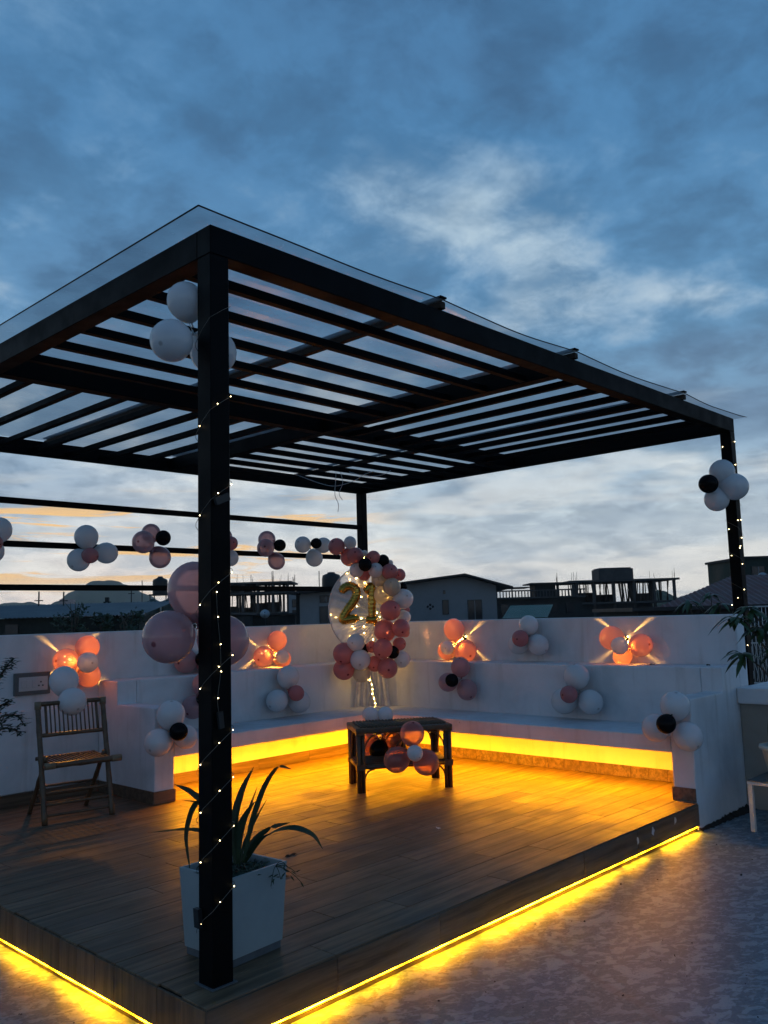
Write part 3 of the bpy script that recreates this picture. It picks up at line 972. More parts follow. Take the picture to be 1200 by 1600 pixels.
# cross beams
XM, YM = 2.87, 2.41
block('beam', XM, XM + PS, PS + 0.001, Y2 - 0.001, PB, PH - 0.002, MT, perg, 0.003)
block('beam', PS + 0.001, XM - 0.001, YM, YM + PS, PB, PH - 0.002, MT, perg, 0.003)
block('beam', XM + PS + 0.001, X2 - 0.001, YM, YM + PS, PB, PH - 0.002, MT, perg, 0.003)
SW, SD = 0.048, 0.050
for k in range(6):                                   # near quarter, slats along X
    f = 0.345 * (k + 1)
    block('slat', PS + 0.001, XM - 0.001, f - SW, f, PB + 0.004, PB + SD, MT, perg, 0.002)
for k in range(7):                                   # right quarter, along Y
    f = 3.235 + 0.339 * k
    block('slat', f - SW, f, PS + 0.001, YM - 0.001, PB + 0.004, PB + SD, MT, perg, 0.002)
for k in range(7):                                   # left quarter, along Y
    f = 0.352 + 0.350 * k
    block('slat', f - SW, f, YM + PS + 0.001, Y2 - 0.001, PB + 0.004, PB + SD, MT, perg, 0.002)
for k in range(6):                                   # far quarter, along X
    f = 2.81 + 0.338 * k
    block('slat', XM + PS + 0.001, X2 - 0.001, f - SW, f, PB + 0.004, PB + SD, MT, perg, 0.002)
# three rails along the back
for z in (2.635, 2.235, 1.835):
    block('rail', PS + 0.001, X2 - 0.001, Y2 + 0.025, Y2 + 0.075, z - 0.055, z, MT, perg, 0.002)
# joint strips and clear sheets that sag between them
JX = [-0.075, 1.585, 3.035, 4.77, 6.115]
ZG = PH + 0.040
for k in (1, 2, 3):
    block('joint_strip', JX[k] - 0.021, JX[k] + 0.021, -0.018, Y2 + 0.16, PH + 0.003, ZG + 0.004, M['rust'], perg, 0.002)
    block('joint_cap', JX[k] - 0.028, JX[k] + 0.028, -0.026, Y2 + 0.165, ZG + 0.022, ZG + 0.034, MT, perg, 0.002)
for k in range(4):
    a, c = JX[k], JX[k + 1]
    mb = MB()
    nx, ny = 14, 26
    vs = []
    for j in range(ny + 1):
        yy = lerp(-0.022, Y2 + 0.17, j / ny)
        for i in range(nx + 1):
            t = i / nx
            sag = 0.023 * 4 * t * (1 - t) * (1.0 if k else 0.45)
            fl = 0.004 * math.sin(yy * 5.1 + t * 7 + k) * math.sin(math.pi * t)
            vs.append((lerp(a, c, t), yy, ZG + 0.012 - sag + fl))
    fs = []
    for j in range(ny):
        for i in range(nx):
            q = j * (nx + 1) + i
            fs.append((q, q + 1, q + nx + 2, q + nx + 1))
    mb.add(vs, fs, True)
    o = mb.build('roof_sheet', M['roofsheet'], perg)
    # dark sealing edge along the front of the sheet
    ed = MB()
    ed.tube([(v[0], v[1], v[2]) for v in vs[:nx + 1]], 0.004, 5)
    if k == 0:
        ed.tube([vs[j * (nx + 1)] for j in range(ny + 1)], 0.004, 5)
    ed.build('sheet_edge', M['dark'], o)

# ================================================================= FAIRY LIGHTS
BULB = MB()
BULB.lathe([(0.0005, -0.0036), (0.0021, -0.0018), (0.0026, 0.0), (0.0020, 0.0022), (0.0005, 0.0036)], seg=8)
bulb_me = bpy.data.meshes.new('bulb')
bulb_me.from_pydata(BULB.v, [], BULB.f)
bulb_me.materials.append(M['bulb'])
bulb_hoop_me = bulb_me.copy()
bulb_hoop_me.materials[0] = M['bulb_hoop']


def bulbs(parent, pts, scale=1.0, me=None):
    for q in pts:
        o = link('bulb', me or bulb_me, None, parent, q)
        o.scale = (scale,) * 3
        o.rotation_euler = (rng.random() * 3, rng.random() * 3, 0)


def fairy(name, label, paths, pts, rad=0.0013, scale=0.78, boxes=(), me=None):
    t = thing(name, label, 'fairy lights', pts[0], group='fairy light strings')
    w = MB()
    for pa in paths:
        w.tube(pa, rad, 5)
    w.build('wire', M['wire'], t)
    bulbs(t, pts, scale, me)
    for (c, ax, ay, az) in boxes:
        bx = MB()
        bx.obox(c, ax, ay, az)
        bx.build('battery_box', M['dark'], t)
    return t


path, pts = [], []
d = 0.0065
for i, z in enumerate(NEAR_TURNS):
    a, b_, c = (PS + 0.002, -d, z), (-d, -d, z - 0.075), (-d, PS + 0.002, z - 0.165)
    path += [a, (0.055, -d - 0.002, z - 0.03), b_, (-d - 0.002, 0.05, z - 0.115), c, (-d + 0.002, PS + d, z - 0.18)]
    if i + 1 < len(NEAR_TURNS):
        zn = NEAR_TURNS[i + 1]
        path += [(PS + d, PS + d, zn + (z - 0.18 - zn) * 0.35), (PS + d, 0.0, zn + 0.012)]
    if i > 0:
        pts += [(PS - 0.002, -d - 0.003, z - 0.001), (0.028, -d - 0.004, z - 0.045), (-d - 0.004, 0.068, z - 0.135)]
fairy('fairy_lights', 'fairy light string wound in a spiral round the near pergola post', [path], pts,
      boxes=(((-0.012, 0.085, 0.26), (0.010, 0, 0), (0, 0.017, 0), (0, 0.004, 0.036)), ((0.045, -0.014, 1.965), (0.034, 0, 0.014), (0, 0.009, 0), (-0.006, 0, 0.015))))
fairy('fairy_lights', 'second fairy light string hanging straight down the near pergola post', [smooth_path(HANG, 4)], [(q[0], q[1] - 0.004, q[2]) for q in HANG[:-1]],
      boxes=(((0.032, -0.014, 1.045), (0.012, 0, 0.002), (0, 0.007, 0), (-0.004, 0, 0.034)),))
rp = sorted(RPOST, key=lambda q: -q[2])
path = []
for i in range(27):
    z = 3.0 - i * 0.07
    c = [(X2 - d, -d), (X2 + PS + d, -d), (X2 + PS + d, PS + d), (X2 - d, PS + d)][i % 4]
    path.append((c[0], c[1], z))
fairy('fairy_lights', 'fairy light string wound round the far right pergola post', [path], rp, scale=1.2)

# ================================================================= BALLOONS
def balloon_mesh(name, mat):
    mb = MB()
    prof = [(0.012, -0.568)]
    n = 15
    for i in range(n + 1):
        a = -math.pi / 2 + math.pi * i / n
        r, z = 0.5 * math.cos(a), 0.5 * math.sin(a)
        if z < 0:                                   # the lower half draws in towards the neck
            r *= 1 - 0.20 * (z / -0.5) ** 2
            z *= 1.13
        prof.append((max(r, 0.012), z))
    mb.lathe(prof, seg=26)
    me = bpy.data.meshes.new(name)
    me.from_pydata(mb.v, [], mb.f)
    me.polygons.foreach_set('use_smooth', [True] * len(mb.f))
    me.materials.append(mat)
    kn = MB()
    kn.lathe([(0.012, -0.566), (0.030, -0.578), (0.032, -0.594), (0.018, -0.604), (0.028, -0.622), (0.050, -0.66), (0.044, -0.663)], seg=10)
    mk = bpy.data.meshes.new('knot')
    mk.from_pydata(kn.v, [], kn.f)
    mk.polygons.foreach_set('use_smooth', [True] * len(kn.f))
    mk.materials.append(mat)
    return me, mk


BMESH = {c: balloon_mesh('balloon', M['b_' + c]) for c in ('white', 'pink', 'film', 'rose', 'black', 'cream')}


def balloon(parent, c, dia, col, axis, knot=True, label=None):
    me, mk = BMESH[col]
    o = link('balloon', me, None, parent, c)
    q = Vector(axis).normalized().to_track_quat('Z', 'Y')
    o.rotation_mode = 'QUATERNION'
    o.rotation_quaternion = q
    st = 1.0 + rng.uniform(-0.02, 0.07)
    o.scale = (dia * rng.uniform(0.97, 1.02), dia * rng.uniform(0.97, 1.02), dia * st)
    if label:
        o['label'] = label
    if knot:
        k = bpy.data.objects.new('knot', mk)
        COL.objects.link(k)
        k.parent = o
    return o


def cluster(key, label, face, group):
    """face: direction away from what the cluster hangs on"""
    items = CLUSTERS[key]
    face = Vector(face).normalized()
    big = [Vector(q[:3]) for q in items if q[3] > 0.6 * max(i[3] for i in items) + 0.02]
    cen = sum(big, Vector()) / len(big)
    t = thing('balloon_cluster', label, 'balloon cluster', tuple(cen - face * 0.05), group=group)
    dm = max(i[3] for i in items)
    for (x, y, z, dia, col) in items:
        c = Vector((x, y, z))
        front = dia < 0.8 * dm and (c - cen).dot(face) > 0.04
        ax = face + Vector((rng.uniform(-.5, .5), rng.uniform(-.5, .5), rng.uniform(-.5, .2))) if front else (c - cen) + face * 0.05
        if ax.length < 0.02:
            ax = face
        lab = None
        if front and col == 'pink':
            col = 'rose'
        elif col == 'pink' and key.startswith('table'):
            col = 'film'
        if front:
            lab = 'small %s balloon in front of the others' % ('pink' if col == 'rose' else col)
        balloon(t, c, dia, col, ax, True, lab)
    tie = MB()
    for (x, y, z, dia, col) in items:
        tie.tube([tuple(cen - face * 0.04), tuple(lerp(cen, Vector((x, y, z)), 0.25))], 0.002, 4)
    tie.build('ribbon', M['cord'], t)
    return t


GW, GRL, GPO = 'balloon clusters on the walls and bench', 'balloon clusters along the back rail', 'balloon clusters on the pergola posts'
L_, R_ = (0, -1, 0), (-1, 0, 0)
cluster('wall_lamp_a', 'pink balloons glowing orange over the wall lamp, left of the bench above the chair', L_, GW)
cluster('wall_lamp_b', 'pink balloons glowing orange over the wall lamp, right beside the near post', L_, GW)
cluster('wall_pink_hidden', 'small dull pink balloons on the left wall, half hidden behind the near post', L_, GW)
cluster('step_pink_hidden', 'pink balloons low on the bench back, mostly hidden by the near post', L_, GW)
cluster('left_arm', 'three white balloons and a black one on the left bench end', (-0.3, -1, 0), GW)
cluster('step_white_left', 'pale balloons with one small pink balloon low on the left bench back', L_, GW)
cluster('wall_lamp_c', 'pink balloons glowing orange over the wall lamp nearest the bench corner, right wall', R_, GW)
cluster('step_pink_black', 'pink balloons with a small black one on the right bench back', R_, GW)
cluster('wall_white_right', 'white balloons with one pink balloon high on the right wall, below the green roof', R_, GW)
cluster('step_white_right', 'white balloons with one small pink balloon low on the right bench back', R_, GW)
cluster('wall_lamp_d', 'orange glowing balloons on the right wall nearest the leafy plant', R_, GW)
cluster('right_arm', 'three white balloons and a black one on the right bench end', (-1, -0.3, 0), GW)
cluster('post_top', 'large white balloons high on the near pergola post under the roof', (-0.6, -0.4, 0), GPO)
cluster('post_mid', 'biggest pink balloons in the picture, tied behind the near pergola post', (-0.5, -0.6, 0), GPO)
cluster('right_post', 'white balloons with a black one high on the far right pergola post', (-0.8, -0.5, 0), GPO)
cluster('rail_edge', 'white balloon cut by the left edge of the picture, on the back rail', L_, GRL)
cluster('rail_white_pink', 'three white balloons round a small pink one on the back rail', L_, GRL)
cluster('rail_pink_black', 'pink balloons with a black one on the back rail, just left of the near post', L_, GRL)
cluster('rail_pink_behind_post', 'pink balloons on the back rail almost wholly hidden by the near post', L_, GRL)
cluster('rail_pink_black_b', 'pink balloons with a black one on the back rail, right of the near post', L_, GRL)
cluster('rail_white_black', 'white balloons round a small black one on the back rail beside the hoop', L_, GRL)
cluster('table_front', 'three orange tinted balloons round a white one on the front of the cane table', (-0.57, -0.82, 0), 'balloon clusters on the furniture')
cluster('table_back', 'pale and black balloons behind the cane table', (0.57, 0.82, 0), 'balloon clusters on the furniture')
cluster('chair', 'two white balloons tied to the back of the bamboo chair', (0.1, -1, 0), 'balloon clusters on the furniture')

# ================================================================= HOOP WITH NET, GARLAND, NUMBERS
EX, NX = Vector((0.6867, -0.7269, 0)), Vector((0.7269, 0.6867, 0))     # across and away, seen from the terrace
HC = Vector((4.560, 3.643, 1.531))
HBASE = Vector((4.626, 3.574, Z_SEAT))
HRX, HRZ = 0.40, 0.46
hoop = thing('hoop_stand', 'round hoop stand draped with sheer white net on the bench corner', 'backdrop stand', tuple(HBASE))
mb = MB()
tw = (EX * 0.94 + NX * 0.34).normalized()
ring = [HC + tw * HRX * math.cos(a) + Vector((0, 0, HRZ * math.sin(a))) for a in [2 * math.pi * i / 48 for i in range(49)]]
mb.tube(ring, 0.008, 8, False)
mb.build('hoop', M['whitewood'], hoop)
mb = MB()
mb.tube([HBASE + Vector((0, 0, 0.012)), HC + Vector((0, 0, -HRZ))], 0.011, 8)
mb.build('pole', M['whitewood'], hoop)
mb = MB()
mb.lathe([(0.002, 0.001), (0.12, 0.001), (0.12, 0.008), (0.02, 0.014), (0.012, 0.03)], tuple(HBASE), 20)
mb.build('foot', M['whitewood'], hoop)
# the net: folds gather at a point low on the right of the hoop
mb = MB()
G0 = Vector((0.42, -0.18))
na, nr = 120, 16
vs, fs = [], []
tn = Vector((0, 0, 1)).cross(tw)
for i in range(na):
    a = 2 * math.pi * i / na
    ex = Vector((math.cos(a), math.sin(a)))
    for j in range(nr + 1):
        t = j / nr
        q = G0 * (1 - t) + ex * t
        fold = 0.020 * math.sin(a * 31 + 2 * math.sin(a * 5)) * (1 - 0.75 * t) * min(1, t * 5) + 0.012 * math.sin(a * 13 + t * 4) * (1 - t)
        vs.append(HC + tw * (q.x * HRX * 0.99) + Vector((0, 0, q.y * HRZ * 0.99)) + tn * (fold - 0.03 * math.sin(math.pi * t)))
for i in range(na):
    for j in range(nr):
        i2 = (i + 1) % na
        fs.append((i * (nr + 1) + j, i2 * (nr + 1) + j, i2 * (nr + 1) + j + 1, i * (nr + 1) + j + 1))
mb.add(vs, fs, True)
mb.build('net', M['sheer'], hoop)
# the loose tail of the net that falls to the seat
mb = MB()
vs, fs = [], []
nu, nv = 40, 14
for j in range(nv + 1):
    v = j / nv
    for i in range(nu + 1):
        u = i / nu
        wdt = lerp(0.16, 0.27, v)
        q = HC + EX * (0.03 + (u - 0.42) * 2 * wdt * 0.75) + Vector((0, 0, -HRZ + 0.10 - v * (HC.z - HRZ + 0.10 - Z_SEAT - 0.01)))
        q = q + NX * (0.10 + 0.022 * math.sin(u * 38 + v * 2) * (0.5 + 0.5 * v))
        vs.append(q)
for j in range(nv):
    for i in range(nu):
        q = j * (nu + 1) + i
        fs.append((q, q + 1, q + nu + 2, q + nu + 1))
mb.add(vs, fs, True)
mb.build('net_tail', M['sheer'], hoop)

gar = thing('balloon_garland', 'crowded pink, white and black balloon garland round the right side of the hoop', 'balloon garland', tuple(HC + Vector((0, 0, -0.6))))
gc = HC + NX * 0.1
for (x, y, z, dia, col) in CLUSTERS['garland']:
    c = Vector((x, y, z))
    ax = (c - gc).normalized() * 0.6 - NX + Vector((rng.uniform(-.8, .8), rng.uniform(-.8, .8), rng.uniform(-.8, .8)))
    balloon(gar, c, dia * 1.13, 'rose' if col == 'pink' else col, ax, True)


def foil_digit(label, strokes, c, rad):
    t = thing('foil_number_balloon', label, 'foil balloon', tuple(c), group='gold foil number balloons')
    mb = MB()
    for st in strokes:
        p3 = smooth_path([c + EX * a + Vector((0, 0, b_)) for a, b_ in st], 7)
        n = len(p3)
        rr = []
        for i in range(n):
            s = i / (n - 1)
            e = min(1, 0.55 + 9 * min(s, 1 - s))
            rr.append(rad * e * (1 + 0.07 * math.sin(i * 2.3)))
        mb.tube(p3, rr, 14)
    mb.build('body', M['gold'], t)
    sm = MB()
    for st in strokes:
        p3 = smooth_path([c - NX * (rad * 0.98) + EX * a + Vector((0, 0, b_)) for a, b_ in st], 7)
        sm.tube(p3[2:-2], 0.004, 5)
    sm.build('seam', M['gold'], t)
    tl = MB()
    a, b_ = strokes[-1][-1] if len(strokes) > 1 else strokes[0][-4]
    tl.lathe([(0.004, 0.0), (0.016, -0.012), (0.018, -0.035), (0.006, -0.05)], tuple(c + EX * (a * 0.6) + Vector((0, 0, b_ - 0.02))), 8)
    tl.build('tail', M['gold'], t)


NC = HC - NX * 0.10
two = [[(-0.075, 0.105), (-0.055, 0.15), (0.0, 0.172), (0.055, 0.145), (0.065, 0.085), (0.035, 0.02), (-0.025, -0.06), (-0.07, -0.135), (-0.06, -0.16), (0.0, -0.152), (0.085, -0.142)]]
one = [[(-0.055, 0.115), (-0.02, 0.135), (0.018, 0.168), (0.024, 0.10), (0.022, 0.0), (0.022, -0.10), (0.02, -0.152)], [(-0.045, -0.16), (0.02, -0.165), (0.075, -0.16)]]
foil_digit('gold foil digit two, left digit on the hoop', [[(a * 1.12, b_ * 1.1) for a, b_ in two[0]]], NC + EX * -0.15 + Vector((0, 0, 0.065)), 0.049)
foil_digit('gold foil digit one, right digit on the hoop', [[(a * 1.05, b_ * 1.1) for a, b_ in q] for q in one], NC + EX * 0.065 + Vector((0, 0, 0.065)), 0.045)

r8 = random.Random(12)
wp = sorted([Vector(q) for q in RING_BULBS] + [HC + EX * r8.uniform(0.12, 0.42) + NX * r8.uniform(-0.02, 0.03) + Vector((0, 0, r8.uniform(-0.55, 0.45))) for _ in range(12)], key=lambda q: -q.z)
fl = fairy('fairy_lights', 'fairy lights scattered over the net of the hoop', [smooth_path(wp, 4)], [tuple(q) for q in wp], 0.0010, 1.25, (), bulb_hoop_me)
pp = [HC + Vector((0, 0, -HRZ)) + (HBASE - HC + Vector((0, 0, HRZ))) * (i / 12) - NX * 0.016 + EX * 0.008 * math.sin(i * 1.9) for i in range(12)]
fairy('fairy_lights', 'fairy lights wound down the pole of the hoop stand', [smooth_path(pp, 4)], [tuple(q) for q in pp], 0.0012, 1.2, (), bulb_hoop_me)

# ================================================================= WALL LAMPS
def area(name, loc, direction, sx, sy, power, col, spread, parent):
    ld = bpy.data.lights.new(name, 'AREA')
    ld.shape = 'RECTANGLE'
    ld.size, ld.size_y = sx, sy
    ld.energy = power
    ld.color = col
    ld.spread = spread
    o = bpy.data.objects.new(name, ld)
    COL.objects.link(o)
    o.parent = parent
    o.location = Vector(loc) - WLOC[parent]
    return o, ld


WARM = (1.0, 0.50, 0.11)


def wall_lamp(label, c, n, u, key, patch=None):
    """c on the wall; n off the wall; u level along the wall"""
    c, n, u = Vector(c), Vector(n), Vector(u)
    w = Vector((0, 0, 1))
    t = thing('wall_lamp', label, 'wall lamp', tuple(c), group='four beam wall lamps')
    mb = MB()
    mb.obox(c + n * 0.020, u * 0.030, n * 0.019, w * 0.030)
    mb.build('body', M['metal'], t)
    ln = MB()
    for su in (-1, 1):
        for sw in (-1, 1):
            ang = 0.64 + rng.uniform(-0.07, 0.07)
            dv = (u * su * math.cos(ang) + w * sw * math.sin(ang)).normalized()
            ln.ball(c + n * 0.020 + dv * 0.040, 0.007, 8, 6)
            pos = c + n * 0.011 + dv * 0.052
            aim = (dv - n * 0.035).normalized()
            o, ld = area('beam', pos, aim, 0.009, 0.012, 0.075 * rng.uniform(0.45, 1.15), WARM, R(rng.uniform(11, 17)), t)
            o.rotation_mode = 'QUATERNION'
            zax = -aim
            xax = n.cross(zax).normalized()
            yax = zax.cross(xax)
            o.rotation_quaternion = Matrix((xax, yax, zax)).transposed().to_quaternion()
    ln.ball(c + n * 0.045, 0.011, 8, 6)
    ln.build('lens', M['lampglow'], t)
    it = sorted(CLUSTERS[key], key=lambda q: -q[3])[:3]
    g_ = sum((Vector(q[:3]) for q in it), Vector()) / 3
    g_ = g_ - n * ((g_ - c).dot(n) - 0.05)           # added light off the wall between the balloons, to make them glow
    o, ld = area('glow', g_, n, 0.06, 0.06, 7.0, (1.0, 0.38, 0.04), R(180), t)
    o.rotation_mode = 'QUATERNION'
    o.rotation_quaternion = n.to_track_quat('-Z', 'Y')
    if patch:                                        # the sideways beam that lands on the other wall
        p0 = c + n * 0.055 + Vector((0, 0, -0.02))
        aim = (Vector(patch) - p0).normalized()
        o, ld = area('beam', p0, aim, 0.05, 0.17, 0.55, WARM, R(3.0), t)
        o.rotation_mode = 'QUATERNION'
        o.rotation_quaternion = aim.to_track_quat('-Z', 'Y')


wall_lamp('lit wall lamp behind the balloons above the bamboo chair', (1.451, YW, 1.158), (0, -1, 0), (1, 0, 0), 'wall_lamp_a')
wall_lamp('lit wall lamp behind the balloons beside the near post, left wall', (3.60, YW, 1.125), (0, -1, 0), (1, 0, 0), 'wall_lamp_b', (5.27, 3.37, 1.17))
wall_lamp('lit wall lamp behind the balloons nearest the corner, right wall', (XW, 2.83, 1.185), (-1, 0, 0), (0, 1, 0), 'wall_lamp_c', (4.17, 4.2, 1.22))
wall_lamp('lit wall lamp behind the balloons near the right end of the wall', (XW, 0.93, 1.175), (-1, 0, 0), (0, 1, 0), 'wall_lamp_d')

# ================================================================= DIRT AND GRIT
r9 = random.Random(19)
mb = MB()
vs, fs = [], []
nx_ = 60
for i in range(nx_ + 1):
    x = lerp(4.27, 5.22, i / nx_)
    w = 0.02 + 0.05 * (i / nx_) + r9.uniform(-0.012, 0.02)
    h_ = 0.012 + 0.03 * (i / nx_) * r9.random() + r9.uniform(0, 0.012)
    vs += [(x, -0.1035, FLOOR_Z + h_), (x, -0.1035 - w * 0.5, FLOOR_Z + h_ * 0.5), (x, -0.1035 - w, FLOOR_Z + 0.0015)]
for i in range(nx_):
    a = i * 3
    fs += [(a, a + 1, a + 4, a + 3), (a + 1, a + 2, a + 5, a + 4)]
mb.add(vs, fs, True)
o = mb.build('swept_dirt', M['soil'], base=(4.3, -0.1, FLOOR_Z))
tag(o, 'line of dark swept dirt along the foot of the bench end', kind='stuff')
mb = MB()
for i in range(150):
    x, y = r9.uniform(-1.8, 5.0), r9.uniform(-3.0, -0.15)
    if r9.random() < 0.25:
        x, y = r9.uniform(-1.6, -0.15), r9.uniform(-0.6, 2.2)
    s_ = r9.uniform(0.0015, 0.0042) if r9.random() < 0.9 else r9.uniform(0.005, 0.009)
    ax = Vector((r9.gauss(0, 1), r9.gauss(0, 1), r9.gauss(0, 0.3))).normalized() * s_
    ay = ax.orthogonal().normalized() * s_ * r9.uniform(0.5, 1)
    az_ = ax.cross(ay).normalized() * s_ * r9.uniform(0.3, 0.8)
    mb.obox((x, y, FLOOR_Z + s_ * 0.5), ax, ay, az_)
o = mb.build('grit', M['soil'], base=(0, -1, FLOOR_Z))
tag(o, 'dark specks of grit scattered on the terrace floor', kind='stuff')

# ================================================================= SWITCH PANEL
t = thing('switch_panel', 'grey framed switch and socket panel on the left wall', 'switch panel', (1.14, YW, 0.876))
block('frame', 0.985, 1.290, YW - 0.030, YW - 0.001, 0.882, 1.066, M['switchbox'], t, 0.006)
block('plate', 1.020, 1.265, YW - 0.034, YW - 0.0305, 0.915, 1.030, M['switch'], t, 0.003)
for i, (a, c) in enumerate(((1.035, 1.075), (1.080, 1.120), (1.130, 1.162))):
    block('switch_rocker', a, c, YW - 0.039, YW - 0.0345, 0.940, 1.005, M['switch'], t, 0.002)
for a, c in ((1.205, 0.985), (1.188, 0.955), (1.222, 0.955)):
    mb = MB()
    mb.obox((a, YW - 0.0352, c), (0.006, 0, 0), (0, 0.001, 0), (0, 0, 0.006))
    mb.build('socket_hole', M['dark'], t)

# ================================================================= BAMBOO CHAIR
CH = (0.862, 3.315, 0.0)
t = thing('bamboo_chair', 'folding bamboo chair with slatted back left of the bench', 'chair', CH, R(-8.6))


def stick(name, a, b_, r, mat, parent, nodes=True, seg=8):
    mb = MB()
    a, b_ = Vector(a), Vector(b_)
    n = max(3, int((b_ - a).length / 0.05))
    pts, rr = [], []
    for i in range(n + 1):
        pts.append(a + (b_ - a) * (i / n) + Vector((rng.uniform(-1, 1), rng.uniform(-1, 1), rng.uniform(-1, 1))) * r * 0.06)
        rr.append(r * (1.10 if nodes and i % 4 == 1 else 0.97))
    mb.tube(pts, rr, seg)
    return mb.build(name, mat, parent, local=True)


CWD = 0.50
for x in (0.0, CWD):
    o = stick('leg', (x, 0, 0.0), (x, 0.235, 0.865), 0.021, M['bamboo'], t)
    wr = MB()
    wr.lathe([(0.020, -0.03), (0.026, -0.028), (0.026, 0.028), (0.020, 0.03)], (x, 0.228, 0.845), 8)
    wr.build('joint_wrap', M['bamboo_node'], t, local=True)
    stick('rear_leg', (x + (0.03 if x == 0 else -0.03), 0.10, 0.47), (x + (0.03 if x == 0 else -0.03), 0.50, 0.0), 0.018, M['bamboo'], t)
stick('top_rail', (0.0, 0.232, 0.855), (CWD, 0.232, 0.855), 0.017, M['bamboo'], t)
stick('back_rail', (0.0, 0.172, 0.625), (CWD, 0.172, 0.625), 0.015, M['bamboo'], t)
for i in range(13):
    x = 0.055 + i * (CWD - 0.11) / 12
    stick('back_slat', (x, 0.17, 0.632), (x, 0.229, 0.845), 0.011 if i in (0, 12) else 0.0062, M['bamboo'], t, False, 6)
stick('seat_rail', (-0.02, -0.035, 0.425), (CWD + 0.055, -0.035, 0.425), 0.022, M['bamboo'], t)
for x in (0.02, CWD + 0.02):
    wr = MB()
    wr.tube([(x - 0.04, -0.035, 0.425), (x + 0.035, -0.035, 0.425)], 0.0255, 8)
    wr.build('joint_wrap', M['bamboo_node'], t, local=True)
stick('seat_rail', (0.02, 0.335, 0.435), (CWD - 0.02, 0.335, 0.435), 0.015, M['bamboo'], t)
for i in range(15):
    x = 0.035 + i * (CWD - 0.07) / 14
    stick('seat_slat', (x, -0.03, 0.438), (x, 0.335, 0.444), 0.0075, M['bamboo'], t, False, 6)
for z in (0.06, 0.135, 0.215):
    stick('rung', (0.0, 0.272 * z, z), (CWD, 0.272 * z, z), 0.011, M['bamboo'], t, False)
    yb = 0.50 - z * 0.85
    stick('rung', (0.03, yb, z + 0.01), (CWD - 0.03, yb, z + 0.01), 0.010, M['bamboo'], t, False)

# ================================================================= CANE TABLE
TB = thing('cane_table', 'low dark cane table with arched braces on the glowing floor', 'table', (3.485, 2.19, 0.0), math.atan2(-0.452, 0.641))
TLn, TWd, TH = 0.39, 0.225, 0.525
leg_r = 0.021
for sx in (-1, 1):
    for sy in (-1, 1):
        mb = MB()
        for dx, dy in ((0, 0), (-sx * 0.036, 0), (0, -sy * 0.036)):
            mb.tube([(sx * TLn + dx, sy * TWd + dy, 0.0), (sx * TLn + dx, sy * TWd + dy, TH - 0.03)], leg_r if dx == dy == 0 else 0.015, 10)
        mb.build('leg', M['cane'], TB, local=True)
        for z in (0.205, TH - 0.035):
            wr = MB()
            wr.obox((sx * (TLn - 0.012), sy * (TWd - 0.012), z), (0.036, 0, 0), (0, 0.036, 0), (0, 0, 0.024))
            wr.build('joint_wrap', M['cane'], TB, local=True)
me = bevel_mesh(TLn * 2 + 0.055, TWd * 2 + 0.055, 0.048, 0.012, M['cane'])
link('top_frame', me, None, TB, (0, 0, TH - 0.024), local=True)
for i in range(26):
    x = -TLn + 0.03 + i * (2 * TLn - 0.06) / 25
    mb = MB()
    mb.tube([(x, -TWd + 0.02, TH + 0.0035), (x, TWd - 0.02, TH + 0.0035)], 0.0115, 6)
    mb.build('top_slat', M['cane_top'], TB, local=True)
for sy in (-1, 1):
    mb = MB()
    mb.tube([(-TLn, sy * TWd, 0.205), (TLn, sy * TWd, 0.205)], 0.019, 8)
    mb.build('rail', M['cane'], TB, local=True)
    for sx in (-1, 1):
        mb = MB()
        x0 = sx * (TLn - 0.035)
        mb.tube(bez((x0, sy * TWd, 0.25), (x0, sy * TWd, TH - 0.05), (x0 - sx * 0.16, sy * TWd, TH - 0.052), 9), 0.0075, 6)
        mb.tube(bez((x0, sy * TWd, 0.03), (x0, sy * TWd, 0.19), (x0 - sx * 0.10, sy * TWd, 0.188), 9), 0.0075, 6)
        mb.build('brace', M['cane'], TB, local=True)
    mb = MB()
    mb.tube([(0.0, sy * TWd, 0.21), (0.0, sy * TWd, TH - 0.05)], 0.008, 6)
    mb.tube(bez((-0.13, sy * TWd, 0.215), (0.0, sy * TWd, 0.62), (0.13, sy * TWd, 0.215), 12), 0.007, 6)
    mb.build('brace', M['cane'], TB, local=True)
for sx in (-1, 1):
    mb = MB()
    mb.tube([(sx * TLn, -TWd, 0.205), (sx * TLn, TWd, 0.205)], 0.019, 8)
    mb.build('rail', M['cane'], TB, local=True)
    mb = MB()
    mb.tube(bez((sx * TLn, -TWd + 0.03, 0.22), (sx * TLn, 0.0, 0.80), (sx * TLn, TWd - 0.03, 0.22), 12), 0.0075, 6)
    mb.build('brace', M['cane'], TB, local=True)
for i in range(7):
    yv = -TWd + 0.04 + i * (2 * TWd - 0.08) / 6
    mb = MB()
    mb.tube([(-TLn, yv, 0.222), (TLn, yv, 0.222)], 0.012, 6)
    mb.build('shelf_slat', M['cane'], TB, local=True)

# ================================================================= PLANTER AND PLANT
PC = Vector((0.305, 0.275, 0.0))
pt = thing('planter', 'square tapered white planter with dark foot beside the near post', 'planter', tuple(PC), R(4.5))
hb, ht, zb, ztp = 0.151, 0.168, 0.034, 0.368


def frustum(mb, r0, r1, z0, z1):
    vs = [(sx * r0, sy * r0, z0) for sx, sy in ((-1, -1), (1, -1), (1, 1), (-1, 1))] + [(sx * r1, sy * r1, z1) for sx, sy in ((-1, -1), (1, -1), (1, 1), (-1, 1))]
    mb.add(vs, [(0, 1, 5, 4), (1, 2, 6, 5), (2, 3, 7, 6), (3, 0, 4, 7)])


